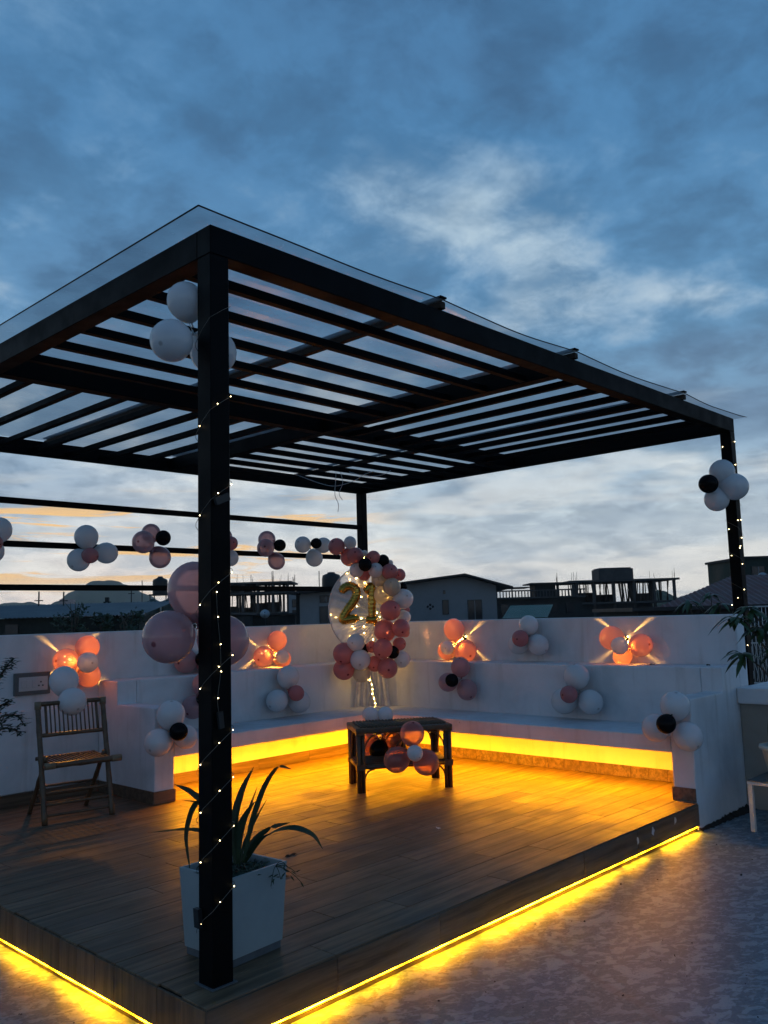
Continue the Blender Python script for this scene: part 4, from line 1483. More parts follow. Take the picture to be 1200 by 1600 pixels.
for k in range(4):                                   # four boards
    mb = MB()
    ca, sa = [(1, 0), (0, 1), (-1, 0), (0, -1)][k]

    def rot(q):
        return (q[0] * ca - q[1] * sa, q[0] * sa + q[1] * ca, q[2])
    e = 0.0 if k % 2 == 0 else 0.0135
    vs = [rot(q) for q in ((-hb + e, -hb, zb), (hb - e, -hb, zb), (ht - e, -ht, ztp), (-ht + e, -ht, ztp),
                           (-hb + e, -hb + 0.013, zb), (hb - e, -hb + 0.013, zb), (ht - e, -ht + 0.013, ztp), (-ht + e, -ht + 0.013, ztp))]
    mb.add(vs, [(0, 1, 2, 3), (5, 4, 7, 6), (3, 2, 6, 7), (1, 0, 4, 5), (0, 3, 7, 4), (2, 1, 5, 6)])
    mb.build('side_board', M['planter'], pt, local=True)
mb = MB()
mb.box(-hb + 0.006, hb - 0.006, -hb + 0.006, hb - 0.006, 0.001, zb - 0.001)
mb.build('foot', M['plinth'], pt, local=True)
mb = MB()
mb.box(-ht + 0.02, ht - 0.02, -ht + 0.02, ht - 0.02, 0.29, 0.325)
mb.build('soil', M['soil'], pt, local=True)

BP = PC + Vector((0, 0, 0.345))
plant = thing('strap_leaf_plant', 'dark arching strap leaf plant growing in the white planter', 'plant', tuple(BP))
k = 1 / 348.0
BPX, BPY = 362.0, 1345.0


def wp_(px, py, dep=0.0):
    return BP + EX * ((px - BPX) * k) + Vector((0, 0, (BPY - py) * k)) + NX * dep


leaves = [
    ([(352, 1338), (330, 1262), (296, 1228), (268, 1215)], 0.017, 0.02),
    ([(356, 1338), (338, 1258), (308, 1240), (291, 1285), (298, 1345)], 0.015, -0.03),
    ([(352, 1336), (335, 1296), (290, 1284), (225, 1289)], 0.010, 0.03),
    ([(366, 1338), (362, 1280), (374, 1230), (393, 1193)], 0.019, 0.05),
    ([(370, 1338), (372, 1290), (384, 1262), (398, 1242)], 0.018, -0.02),
    ([(378, 1336), (392, 1275), (412, 1222), (434, 1193), (455, 1196)], 0.013, 0.0),
    ([(374, 1334), (396, 1303), (422, 1287), (449, 1282)], 0.014, 0.06),
    ([(380, 1336), (408, 1300), (452, 1284), (486, 1293), (503, 1315)], 0.015, -0.03),
    ([(368, 1330), (378, 1280), (388, 1250), (396, 1227)], 0.006, 0.08),
    ([(350, 1330), (335, 1275), (306, 1248), (276, 1243)], 0.006, 0.07),
    ([(372, 1340), (380, 1305), (398, 1270), (414, 1243)], 0.006, 0.02),
    ([(346, 1330), (326, 1270), (314, 1222), (305, 1197)], 0.008, 0.10),
]
for pts_, w, dp in leaves:
    mb = MB()
    sp = smooth_path([wp_(a, b_, dp * (i / 3)) for i, (a, b_) in enumerate(pts_)], 6)
    n = len(sp)
    ww = [w * min(1, 0.45 + 2.2 * i / n) * (1 - (i / (n - 1)) ** 3.0) + 0.0006 for i in range(n)]
    mb.blade(sp, ww, EX + Vector((0, 0, 0.4)) + NX * 0.3, 0.3)
    mb.build('leaf', M['leaf'], plant)
mb = MB()
r3 = random.Random(5)
for i in range(240):                                 # low undergrowth over the soil
    a, rr = r3.random() * 6.283, r3.random() ** 0.5 * 0.14
    q = PC + Vector((rr * math.cos(a), rr * math.sin(a), 0.33))
    L = r3.uniform(0.03, 0.09)
    dv = Vector((r3.uniform(-1, 1), r3.uniform(-1, 1), r3.uniform(0.2, 1.4))).normalized()
    mb.blade([q, q + dv * L * 0.5, q + dv * L + Vector((0, 0, -0.3 * L))], [0.003, 0.006, 0.0006], dv.orthogonal(), 0.2)
for px, py in ((452, 1335), (462, 1342), (470, 1356), (425, 1362), (440, 1352), (447, 1330), (365, 1362)):
    q0 = wp_(430 if px > 400 else 370, 1337, -0.06)
    q1 = wp_(px, py, -0.10)
    md = (q0 + q1) / 2 + Vector((0, 0, 0.03))
    mb.tube(bez(q0, md, q1, 6), 0.0016, 4)
    for j in range(4):
        c = lerp(q0, q1, 0.4 + 0.2 * j)
        dv = Vector((r3.uniform(-1, 1), r3.uniform(-1, 1), r3.uniform(-1, 0.4))).normalized()
        mb.blade([c, c + dv * 0.015, c + dv * 0.03], [0.001, 0.004, 0.0005], dv.orthogonal(), 0.2)
o = mb.build('undergrowth', M['leaf_b'], plant)
o['kind'] = 'stuff'

# ================================================================= STOOL AND POT AT THE RIGHT EDGE
ST = thing('plant_stool', 'small white wooden stool at the right edge, pot on it', 'stool', (4.475, -0.40, FLOOR_Z))
sx0, sx1, sy0, sy1, stz = 4.475, 4.98, -0.93, -0.400, 0.168
block('top', sx0, sx1, sy0, sy1, stz - 0.035, stz - 0.012, M['whitewood'], ST, 0.004)
for a in range(5):
    y0 = sy0 + 0.004 + a * (sy1 - sy0 - 0.008) / 5
    block('top_slat', sx0, sx1, y0 + 0.003, y0 + (sy1 - sy0 - 0.008) / 5 - 0.003, stz - 0.0115, stz, M['switchbox'], ST, 0.002)
for lx in (sx0 + 0.02, sx1 - 0.02):
    for ly in (sy0 + 0.02, sy1 - 0.02):
        block('leg', lx - 0.017, lx + 0.017, ly - 0.017, ly + 0.017, FLOOR_Z + 0.001, stz - 0.036, M['whitewood'], ST, 0.003)
pc = (4.80, -0.545, stz + 0.001)
PO = thing('flower_pot', 'off white round pot with rolled rim on the white stool', 'pot', pc)
mb = MB()
mb.lathe([(0.085, 0.0), (0.092, 0.004), (0.128, 0.185), (0.146, 0.19), (0.150, 0.205), (0.146, 0.222), (0.130, 0.224), (0.122, 0.19), (0.10, 0.17)], pc, 28)
mb.build('body', M['pot'], PO)
mb = MB()
mb.lathe([(0.001, 0.18), (0.121, 0.18), (0.118, 0.186), (0.001, 0.19)], pc, 20)
mb.build('soil', M['soil'], PO)
SP = thing('snake_plant', 'dark upright snake plant in the off white pot', 'plant', (4.80, -0.545, stz + 0.19))
for i, (ox, oy, hh, lx) in enumerate(((-0.03, 0.03, 0.24, -0.2), (0.02, -0.02, 0.30, 0.1), (0.04, 0.03, 0.26, 0.25), (-0.01, -0.05, 0.2, -0.1))):
    mb = MB()
    b0 = Vector((4.80 + ox, -0.545 + oy, stz + 0.185))
    pts_ = [b0 + EX * (lx * 0.12 * s * s) + Vector((0, 0, hh * s)) + NX * 0.02 * math.sin(i + s * 3) for s in [j / 9 for j in range(10)]]
    mb.blade(pts_, [0.016, 0.02, 0.024, 0.026, 0.026, 0.024, 0.020, 0.015, 0.009, 0.001], EX + NX * 0.3 * (i - 1.5), 0.35)
    mb.build('leaf', M['leaf'], SP)

# ================================================================= LEAFY PLANTS AT THE EDGES
def leafy(name, label, base, stems, leaf_len, leaf_w, n_leaf, mat, droop, seed, pot=None, whorl=True):
    r4 = random.Random(seed)
    t = thing(name, label, 'plant', tuple(base))
    st = MB()
    lv = MB()
    for s in stems:
        sp = smooth_path([Vector(base)] + [Vector(q) for q in s], 6)
        n = len(sp)
        st.tube(sp, [lerp(0.010, 0.0028, i / (n - 1)) for i in range(n)], 6)
        for i in range(n_leaf):
            f = 0.55 + 0.45 * (i / max(1, n_leaf - 1)) if not whorl else 0.80 + 0.20 * (i / max(1, n_leaf - 1))
            c = sp[min(n - 1, int(f * (n - 1)))]
            if not whorl:
                c = c + Vector((r4.uniform(-1, 1), r4.uniform(-1, 1), r4.uniform(-1, 1))) * 0.022
            a = i * 2.4 + r4.random()
            L = leaf_len * r4.uniform(0.65, 1.15)
            dv = Vector((math.cos(a), math.sin(a), r4.uniform(-0.15, 0.7))).normalized()
            pts_ = [c + dv * L * q + Vector((0, 0, -droop * L * q * q)) for q in (0, 0.25, 0.5, 0.75, 1.0)]
            lv.blade(pts_, [0.15 * leaf_w, 0.8 * leaf_w, leaf_w, 0.7 * leaf_w, 0.03 * leaf_w], dv.cross(Vector((0, 0, 1))), 0.25)
    st.build('stem', M['bark'], t)
    o = lv.build('foliage', mat, t)
    o['kind'] = 'stuff'
    return t


leafy('mango_plant', 'leafy plant with long drooping leaves in front of the right wall end', (4.72, -0.72, stz + 0.2),
      [[(4.70, -0.62, 0.7), (4.68, -0.55, 1.10), (4.56, -0.44, 1.32), (4.49, -0.36, 1.375)],
       [(4.71, -0.62, 0.7), (4.70, -0.58, 1.15), (4.63, -0.49, 1.40), (4.60, -0.46, 1.44)],
       [(4.70, -0.63, 0.6), (4.70, -0.58, 1.00), (4.66, -0.54, 1.22), (4.63, -0.51, 1.30)],
       [(4.69, -0.62, 0.6), (4.66, -0.55, 0.92), (4.57, -0.44, 1.06), (4.53, -0.40, 1.10)],
       [(4.72, -0.64, 0.7), (4.74, -0.64, 1.1), (4.73, -0.62, 1.28), (4.72, -0.61, 1.36)],
       [(4.72, -0.64, 0.6), (4.73, -0.64, 0.95), (4.72, -0.62, 1.08), (4.71, -0.60, 1.14)]],
      0.165, 0.024, 17, M['leaf_c'], 0.7, 11)
leafy('shrub', 'yellowish leafy shrub tips showing above the right wall before the red roof', (7.25, 0.95, -1.0),
      [[(7.25, 0.95, 0.6), (7.26, 0.93, 1.45), (7.26, 0.93, 1.60)], [(7.2, 1.0, 0.6), (7.12, 1.10, 1.40), (7.085, 1.115, 1.54)],
       [(7.25, 0.95, 0.6), (7.20, 1.0, 1.25), (7.19, 1.0, 1.38)], [(7.28, 0.92, 0.5), (7.32, 0.87, 1.35), (7.33, 0.86, 1.50)]],
      0.20, 0.022, 10, M['leaf_c'], 0.8, 23)
leafy('potted_shrub', 'dark small leaved shrub reaching in at the left edge before the chair', (0.144, 2.794, 0.250),
      [[(0.164, 2.764, 0.700), (0.214, 2.714, 1.050), (0.264, 2.654, 1.180), (0.296, 2.619, 1.215)],
       [(0.164, 2.764, 0.700), (0.214, 2.704, 1.020), (0.274, 2.644, 1.200), (0.304, 2.614, 1.240)],
       [(0.164, 2.764, 0.600), (0.224, 2.694, 0.900), (0.269, 2.644, 0.965), (0.289, 2.624, 0.980)],
       [(0.164, 2.764, 0.500), (0.234, 2.684, 0.840), (0.294, 2.624, 0.890), (0.334, 2.584, 0.870), (0.359, 2.554, 0.820)],
       [(0.164, 2.764, 0.500), (0.244, 2.684, 0.780), (0.304, 2.614, 0.800), (0.344, 2.564, 0.775)],
       [(0.164, 2.764, 0.450), (0.234, 2.684, 0.780), (0.274, 2.644, 0.900)]],
      0.050, 0.0095, 60, M['leaf_b'], 0.3, 31, whorl=False)

# ================================================================= LOOSE CORDS UNDER THE ROOF
t = thing('loose_cord', 'white cords dangling in loops under the far roof corner', 'cord', (4.37, 3.84, 3.05))
mb = MB()
mb.tube(smooth_path([(4.05, 4.18, 3.05), (4.247, 3.973, 2.935), (4.368, 3.845, 2.90), (4.50, 3.70, 2.95), (4.588, 3.612, 3.02), (4.663, 3.533, 3.055)], 6), 0.0035, 5)
mb.tube(smooth_path([(4.371, 3.842, 3.055), (4.365, 3.846, 2.95), (4.355, 3.85, 2.80), (4.385, 3.83, 2.70), (4.379, 3.834, 2.61)], 6), 0.0035, 5)
mb.tube(smooth_path([(4.40, 3.80, 3.055), (4.42, 3.79, 2.93), (4.39, 3.82, 2.82), (4.42, 3.80, 2.74)], 6), 0.003, 5)
mb.tube(smooth_path([(4.47, 3.738, 3.055), (4.60, 3.60, 3.00), (4.72, 3.47, 3.01), (4.79, 3.40, 3.055)], 6), 0.003, 5)
mb.build('cord', M['cord'], t)

# a few fallen leaves and scraps
for i, (x, y, z, s, lab) in enumerate(((1.46, 1.25, 0.0012, 0.05, 'dark dried leaf lying on the deck right of the planter'),
                                       (2.52, 0.95, 0.0012, 0.03, 'small pale scrap on the deck in front of the table'),
                                       (5.08, 0.60, Z_STEP + 0.001, 0.045, 'dark dried leaf on the bench step below the right lamp'),
                                       (5.12, 0.10, Z_STEP + 0.001, 0.035, 'small dark dried leaf on the bench step near its right end'),
                                       (1.15, 0.95, 0.0012, 0.04, 'thin dark leaf scrap on the deck near the planter'))):
    mb = MB()
    a = i * 1.3
    dv = Vector((math.cos(a), math.sin(a), 0))
    mb.blade([Vector((x, y, z)) + dv * s * q + Vector((0, 0, 0.01 * math.sin(q * 3 + i) ** 2)) for q in (-1, -.5, 0, .5, 1)], [0.002, s * .35, s * .45, s * .3, 0.001], dv.cross(Vector((0, 0, 1))), 0.3)
    tag(mb.build('dried_leaf', M['whitewood'] if i == 1 else M['soil'], base=(x, y, z)), lab, 'leaf', 'scraps lying about')

# ================================================================= THE TOWN
C0 = Vector((-2.105, -2.991, 0))
TRZ = 0.7569 - math.pi / 2


def town(name, label, cat, e, n, group=None):
    q = C0 + EX * e + NX * n
    return thing(name, label, cat, (q.x, q.y, GZ), TRZ, group)


def tb(name, parent, mat, *boxes):
    """boxes in town metres relative to the thing: across, away, height over sea of z=0"""
    mb = MB()
    for (x0, x1, y0, y1, z0, z1) in boxes:
        mb.box(x0, x1, y0, y1, z0 - GZ, z1 - GZ)
    return mb.build(name, mat, parent, local=True)


def window(parent, x0, x1, z0, z1, y=-0.02, mull=0):
    f = tb('window', parent, M['roofdark'], (x0 - 0.05, x1 + 0.05, y - 0.03, y + 0.1, z0 - 0.05, z0), (x0 - 0.05, x1 + 0.05, y - 0.03, y + 0.1, z1, z1 + 0.05),
           (x0 - 0.05, x0, y - 0.03, y + 0.1, z0, z1), (x1, x1 + 0.05, y - 0.03, y + 0.1, z0, z1))
    for i in range(mull):
        xm = x0 + (x1 - x0) * (i + 1) / (mull + 1)
        tb('mullion', parent, M['housewall'], (xm - 0.03, xm + 0.03, y - 0.035, y - 0.012, z0, z1))
    tb('pane', parent, M['glassdark'], (x0, x1, y - 0.008, y + 0.05, z0, z1))


# gabled house behind the garland
h = town('gabled_house', 'pale grey gabled house with dark roof behind the right wall', 'house', 0.0, 75.0)
mb = MB()
gp = [(-1.5, GZ), (9.6, GZ), (9.6, 3.85), (6.83, 4.72), (-1.5, 3.85)]
vs = [(a, 0.0, z - GZ) for a, z in gp] + [(a, 10.0, z - GZ) for a, z in gp]
mb.add(vs, [(0, 1, 2, 3, 4), (9, 8, 7, 6, 5), (1, 6, 7, 2), (0, 4, 9, 5), (2, 7, 8, 3), (3, 8, 9, 4)])
mb.build('wall', M['housewall'], h, local=True)
for (xa, za, xb, zb_) in ((-2.6, 3.92, 6.85, 4.93), (6.83, 4.93, 10.95, 3.70)):
    mb = MB()
    th = 0.16
    vs = [(xa, -1.0, za - GZ), (xb, -1.0, zb_ - GZ), (xb, 11, zb_ - GZ), (xa, 11, za - GZ), (xa, -1.0, za - th - GZ), (xb, -1.0, zb_ - th - GZ), (xb, 11, zb_ - th - GZ), (xa, 11, za - th - GZ)]
    mb.add(vs, [(0, 1, 2, 3), (7, 6, 5, 4), (0, 4, 5, 1), (1, 5, 6, 2), (2, 6, 7, 3), (3, 7, 4, 0)])
    mb.build('roof', M['roofdark'], h, local=True)
window(h, 4.9, 5.36, 1.5, 2.66)
window(h, 7.1, 8.25, 0.9, 2.6, mull=1)
for dx, dz in ((-0.22, 0), (0.22, 0), (0, 0.17), (0, -0.17)):
    mb = MB()
    mb.lathe([(0.0, 0), (0.11, 0), (0.11, 0.03)], (0, 0, 0), 10)
    mb.v = [(v[0] + 3.8 + dx, -0.012 + v[2], v[1] + 2.16 + dz - GZ) for v in mb.v]
    mb.build('vent', M['glassdark'], h, local=True)
tb('vent', h, M['glassdark'], (4.96, 5.16, -0.02, 0.05, 3.22, 3.55))

# grey house left of the hoop
h = town('grey_house', 'small grey house with flat roof edge left of the hoop', 'house', 0.0, 60.0)
tb('wall', h, M['housewall'], (-6.05, -1.2, 0, 7, GZ, 3.25))
tb('side_wall', h, M['concrete_dark'], (-6.35, -6.06, 0.4, 7, GZ, 3.1))
mb = MB()
vs = [(-6.9, -0.8, 3.30 - GZ), (-0.8, -0.8, 3.62 - GZ), (-0.8, 7.5, 3.72 - GZ), (-6.9, 7.5, 3.40 - GZ)]
mb.add(vs + [(a, b_, c - 0.15) for a, b_, c in vs], [(0, 1, 2, 3), (7, 6, 5, 4), (0, 4, 5, 1), (1, 5, 6, 2), (2, 6, 7, 3), (3, 7, 4, 0)])
mb.build('roof', M['roofdark'], h, local=True)
window(h, -4.63, -4.15, 0.9, 2.2)
window(h, -4.0, -3.4, 0.9, 2.2)
window(h, -4.6, -3.4, 2.55, 2.95, mull=2)
tk = town('water_tank', 'black plastic tank on the small grey house roof', 'water tank', -4.2, 66.0, 'black rooftop water tanks')
mb = MB()
mb.lathe([(0.70, 0), (0.72, 0.1), (0.72, 0.7), (0.70, 0.8), (0.66, 0.98), (0.3, 1.12), (0.28, 1.2), (0.1, 1.22)], (0, 0, 3.72 - GZ), 18)
mb.build('body', M['tank'], tk, local=True)
tb('plinth', tk, M['concrete_dark'], (-1.0, 3.2, -0.9, 1.2, 2.9, 3.71))
po = town('mast', 'thin mast beside the tank on the small grey house', 'mast', -5.05, 65.0)
tb('pole', po, M['steel'], (-0.03, 0.03, -0.03, 0.03, 2.0, 5.0))


def frame_block(h, x0, x1, y0, y1, levels, cols, open_top, seed, wallm='concrete_dark', props=10, fill=0.5, rebar=True, slab=0.25, bars=18):
    """a half built concrete frame: slabs, columns, props, infill walls, rebar"""
    r5 = random.Random(seed)
    for i, z in enumerate(levels):
        tb('slab', h, M['concrete'], (x0 - 0.4, x1 + 0.4, y0 - 0.4, y1 + 0.4, z - slab, z))
    for i in range(len(levels)):
        zt = levels[i] - slab - 0.001
        zb_ = levels[i + 1] + 0.001 if i + 1 < len(levels) else GZ
        for c in range(cols + 1):
            xc = lerp(x0 + 0.2, x1 - 0.2, c / cols)
            for yc in (y0 + 0.2, y1 - 0.2):
                tb('column', h, M['concrete'], (xc - 0.17, xc + 0.17, yc - 0.17, yc + 0.17, zb_, zt))
        if i >= open_top:
            for c in range(cols):
                xa = lerp(x0 + 0.2, x1 - 0.2, c / cols) + 0.18
                xb = lerp(x0 + 0.2, x1 - 0.2, (c + 1) / cols) - 0.18
                if r5.random() < fill:
                    tb('infill', h, M[wallm], (xa, xb, y0 + 0.15, y0 + 0.30, zb_, zt))
                else:
                    zz = zb_ + (zt - zb_) * 0.35
                    tb('infill', h, M[wallm], (xa, xb, y0 + 0.15, y0 + 0.30, zb_, zz))
            tb('back_wall', h, M[wallm], (x0 + 0.4, x1 - 0.4, y1 - 0.6, y1 - 0.45, zb_, zt))
        else:
            for c in range(cols):
                xc = lerp(x0 + 0.2, x1 - 0.2, (c + 0.5) / cols)
                tb('column', h, M['concrete'], (xc - 0.16, xc + 0.16, (y0 + y1) / 2 - 0.16, (y0 + y1) / 2 + 0.16, zb_, zt))
                if r5.random() < 0.75:
                    zz = zb_ + (zt - zb_) * r5.uniform(0.25, 0.6)
                    tb('half_wall', h, M[wallm], (xc - 1.3, xc + 1.2, y1 - 0.8, y1 - 0.65, zb_, zz))
            for k_ in range(props):
                xa = r5.uniform(x0 + 0.3, x1 - 0.3)
                ya = r5.uniform(y0 + 0.5, y1 - 0.5)
                mbp = MB()
                mbp.tube([(xa, ya, zb_ - GZ), (xa + r5.uniform(-.35, .35), ya, zt - GZ)], 0.07, 5)
                mbp.build('prop', M['bambooprop'], h, local=True)
    if rebar:
        for k_ in range(bars):
            c = r5.randint(0, cols)
            xc = lerp(x0 + 0.2, x1 - 0.2, c / cols) + r5.uniform(-.18, .18)
            yc = r5.choice((y0 + 0.2, y1 - 0.2)) + r5.uniform(-.15, .15)
            mbp = MB()
            mbp.tube([(xc, yc, levels[0] - GZ), (xc + r5.uniform(-.08, .08), yc, levels[0] + r5.uniform(0.7, 1.7) - GZ)], 0.022, 4)
            mbp.build('rebar', M['steel'], h, local=True)


h = town('concrete_frame', 'tall half built concrete block with rebar right of the near post', 'building', -20.3, 130.0)
frame_block(h, -6.2, 5.6, 0, 9, [7.15, 5.6, 2.6, -0.6], 5, 2, 3, props=26, fill=0.75, bars=34)
dsh = lambda nm, lab, e, n, z, r: (nm, lab, e, n, z, r)


def dish(label, e, n, z, r, tilt):
    t = town('satellite_dish', label, 'satellite dish', e, n, 'satellite dishes')
    mb = MB()
    prof = [(r * q, r * 0.28 * q * q) for q in (0.02, 0.3, 0.6, 0.85, 1.0)]
    mb.lathe(prof, (0, 0, 0), 20)
    rot_ = Matrix.Rotation(R(65), 3, 'X') @ Matrix.Identity(3)
    rot_ = Matrix.Rotation(tilt, 3, 'Z') @ rot_
    mb.v = [tuple(rot_ @ Vector(v) + Vector((0, 0, z - GZ))) for v in mb.v]
    mb.build('bowl', M['dish'], t, local=True)
    mb = MB()
    tip = rot_ @ Vector((0, 0, r * 1.0)) + Vector((0, 0, z - GZ))
    mb.tube([tuple(rot_ @ Vector((0, -r * 0.9, r * 0.25)) + Vector((0, 0, z - GZ))), tuple(tip)], 0.015, 5)
    mb.ball(tuple(tip), 0.05, 8, 6)
    mb.build('receiver', M['dark'], t, local=True)
    mb = MB()
    mb.tube([(0, 0.05, z - 0.02 - GZ), (0, 0.1, z - 1.6 - GZ)], 0.03, 6)
    mb.build('mast', M['steel'], t, local=True)


dish('grey satellite dish before the half built block', -10.6, 75.0, 1.9, 0.42, 0.1)
dish('pale satellite dish by the right edge above the maroon sheet', 27.2, 62.0, 3.45, 0.36, -0.3)
h = town('pale_tower', 'narrow pale block squeezed between the half built block and grey house', 'building', -10.5, 98.0)
tb('wall', h, M['housewall'], (-0.6, 1.0, 0, 6, GZ, 4.4))
for z in (0.4, 1.6, 2.8):
    window(h, -0.2, 0.5, z, z + 0.8)
h = town('dark_shed', 'low dark shed below the satellite dish', 'shed', -13.5, 80.0)
tb('wall', h, M['concrete_dark'], (-6.5, 5.0, 0, 6, GZ, 1.85))
tb('roof', h, M['roofdark'], (-7.0, 5.4, -0.4, 6.4, 1.86, 2.0))
for i in range(4):
    window(h, -4.8 + i * 2.3, -4.0 + i * 2.3, 0.9, 1.6)

# green roof, balustraded block, concrete frame with tank, red roof, green block
h = town('green_roof_shed', 'low shed with sloping green corrugated roof', 'shed', 9.5, 58.0)
tb('wall', h, M['concrete_dark'], (-1.5, 1.6, 0.3, 4.5, GZ, 1.0))
mb = MB()
vs, fs = [], []
nc = 44
for i in range(nc + 1):
    u = i / nc
    z_ = 0.05 * (i % 2)
    vs += [(lerp(-1.8, 1.25, u), -0.2, 1.05 + z_ - GZ), (lerp(-0.55, 2.55, u), 4.4, 1.92 + z_ - GZ)]
for i in range(nc):
    fs.append((i * 2, i * 2 + 2, i * 2 + 3, i * 2 + 1))
mb.add(vs, fs)
mb.build('roof', M['roofgreen'], h, local=True)
h = town('balustraded_block', 'dark block with balustraded roof terrace between gabled house and concrete frame', 'building', 17.5, 100.0)
tb('wall', h, M['concrete_dark'], (-4.9, 5.2, 0, 9, GZ, 3.0))
tb('roof_slab', h, M['concrete'], (-5.3, 5.6, -0.5, 9.4, 3.001, 3.2))
for i in range(30):
    tb('baluster', h, M['concrete'], (-5.1 + i * 0.36, -4.98 + i * 0.36, -0.4, -0.28, 3.201, 3.85))
tb('handrail', h, M['concrete'], (-5.2, 5.55, -0.45, -0.23, 3.851, 4.0))
tb('stair_house', h, M['concrete_dark'], (0.2, 2.6, 2, 6, 3.201, 4.7))
tb('stair_house_roof', h, M['concrete'], (-0.5, 5.2, 1.2, 7, 4.701, 4.85))
tb('canopy_post', h, M['concrete'], (4.9, 5.1, 1.4, 1.6, 3.201, 4.70))
tb('canopy', h, M['roofdark'], (-2.8, -0.52, 1.5, 6, 4.3, 4.42))
tb('canopy_post', h, M['concrete'], (-2.7, -2.55, 1.6, 1.75, 3.201, 4.29))
for i in range(5):
    window(h, -4.2 + i * 1.9, -3.4 + i * 1.9, 1.2, 2.4)
h = town('concrete_frame', 'half built concrete frame on bamboo props with a box tank on top', 'building', 31.8, 115.0)
frame_block(h, -6.9, 7.0, 0, 11, [5.45, 2.5, -0.6], 5, 1, 9, props=64, fill=0.4, bars=26)
tb('tank_house', h, M['concrete'], (-2.75, 1.95, 2, 6, 5.451, 7.0))
tb('tank_lid', h, M['concrete'], (-2.55, 1.7, 2.2, 5.8, 7.001, 7.15))
h = town('red_roof_house', 'house with sloping dark red corrugated roof by the right post', 'house', 16.5, 52.0)
tb('wall', h, M['concrete_dark'], (0.6, 20, 0.8, 14, GZ, 1.2))
mb = MB()
vs, fs = [], []
nc = 90
for i in range(nc + 1):                              # front slope, hipped at its left end
    u = i / nc
    xb_ = -0.3 + 20.0 * u
    zt = 1.45 + (3.55 - 1.45) * min(1.0, u / 0.40)
    yt = 8.0 * min(1.0, u / 0.40)
    rp_ = 0.06 * (i % 2)
    vs += [(xb_, 0.0, 1.30 + rp_ - GZ), (xb_ + 0.0, max(0.02, yt), zt + rp_ - GZ)]
for i in range(nc):
    fs.append((i * 2, i * 2 + 2, i * 2 + 3, i * 2 + 1))
mb.add(vs, fs)
mb.build('roof', M['roofred'], h, local=True)
mb = MB()
mb.add([(-0.3, 0.0, 1.38 - GZ), (7.7, 8.0, 3.56 - GZ), (7.7, 15, 1.3 - GZ), (-0.3, 15, 1.3 - GZ)], [(0, 1, 2, 3)])
mb.add([(7.7, 8.0, 3.56 - GZ), (19.7, 8.0, 3.56 - GZ), (19.7, 15, 1.3 - GZ), (7.7, 15, 1.3 - GZ)], [(0, 1, 2, 3)])
mb.build('roof', M['roofred'], h, local=True)
h = town('green_block', 'dark green block at the right edge behind the far post', 'building', 31.5, 70.0)
tb('wall', h, M['greenwall'], (-2.2, 6, 0, 8, GZ, 5.25))
tb('parapet', h, M['concrete_dark'], (-2.4, 6.2, -0.15, 8.1, 5.251, 5.45))
for i in range(3):
    window(h, -1.6 + i * 1.6, -0.6 + i * 1.6, 3.3, 4.6, mull=1)
mb = MB()
mb.tube([(-0.05, -0.1, 2.0 - GZ), (-0.05, -0.1, 5.2 - GZ)], 0.05, 6)
mb.build('pipe', M['dish'], h, local=True)
h = town('maroon_shed', 'maroon corrugated metal shed at the right edge', 'shed', 27.0, 60.0)
mb = MB()
vs, fs = [], []
for i in range(61):
    vs += [(-2.1 + i * 0.1, 0.04 * (i % 2), 1.4 - GZ), (-2.1 + i * 0.1, 0.04 * (i % 2), 2.75 - GZ)]
for i in range(60):
    fs.append((i * 2, i * 2 + 2, i * 2 + 3, i * 2 + 1))
mb.add(vs, fs)
mb.build('sheet', M['maroon'], h, local=True)
tb('wall', h, M['concrete_dark'], (-2.0, 3.8, 0.1, 4, GZ, 2.7))
h = town('railing', 'pale iron railing with curled bars right of the far post', 'railing', 10.4, 25.0)
for i in range(22):
    mb = MB()
    x = i * 0.115
    mb.tube([(x, 0, -0.75 - GZ), (x, 0, 1.42 - GZ)], 0.012, 5)
    mb.build('bar', M['fencewhite'], h, local=True)
    mb = MB()
    mb.tube([(x + 0.057 + 0.035 * math.sin(s * 9.4), 0, lerp(-0.7, 0.35, s) - GZ) for s in [j / 12 for j in range(13)]], 0.010, 5)
    mb.build('scroll', M['fencewhite'], h, local=True)
for z in (-0.75, 0.38, 1.42):
    tb('rail', h, M['fencewhite'], (-0.05, 2.6, -0.02, 0.02, z - 0.02, z + 0.02))
tb('plinth', h, M['concrete_dark'], (-0.2, 3.0, -0.1, 0.15, GZ, -0.78))
h = town('dark_house', 'dark house wall seen through the pale railing', 'house', 12.5, 34.0)
tb('wall', h, M['concrete_dark'], (-2.6, 6, 0, 6, GZ, 1.35))
tb('roof', h, M['roofdark'], (-2.9, 6.3, -0.3, 6.3, 1.351, 1.5))

# left: tin roofed shed, tanks, masts
h = town('tin_shed', 'long shed with blue grey tin roof and mossy wall at the left', 'shed', -16.5, 40.0)
tb('wall', h, M['moss'], (-9, 5.0, 0, 6, GZ, 1.82))
tb('door', h, M['glassdark'], (-1.2, -0.6, -0.06, -0.002, -0.4, 1.55))
mb = MB()
vs, fs = [], []
for i in range(141):
    vs += [(-9.2 + i * 0.103, -0.35, 1.83 + 0.045 * (i % 2) - GZ), (-9.2 + i * 0.103, 5.8, 2.55 + 0.045 * (i % 2) - GZ)]
for i in range(140):
    fs.append((i * 2, i * 2 + 2, i * 2 + 3, i * 2 + 1))
mb.add(vs, fs)
mb.build('roof', M['roofblue'], h, local=True)


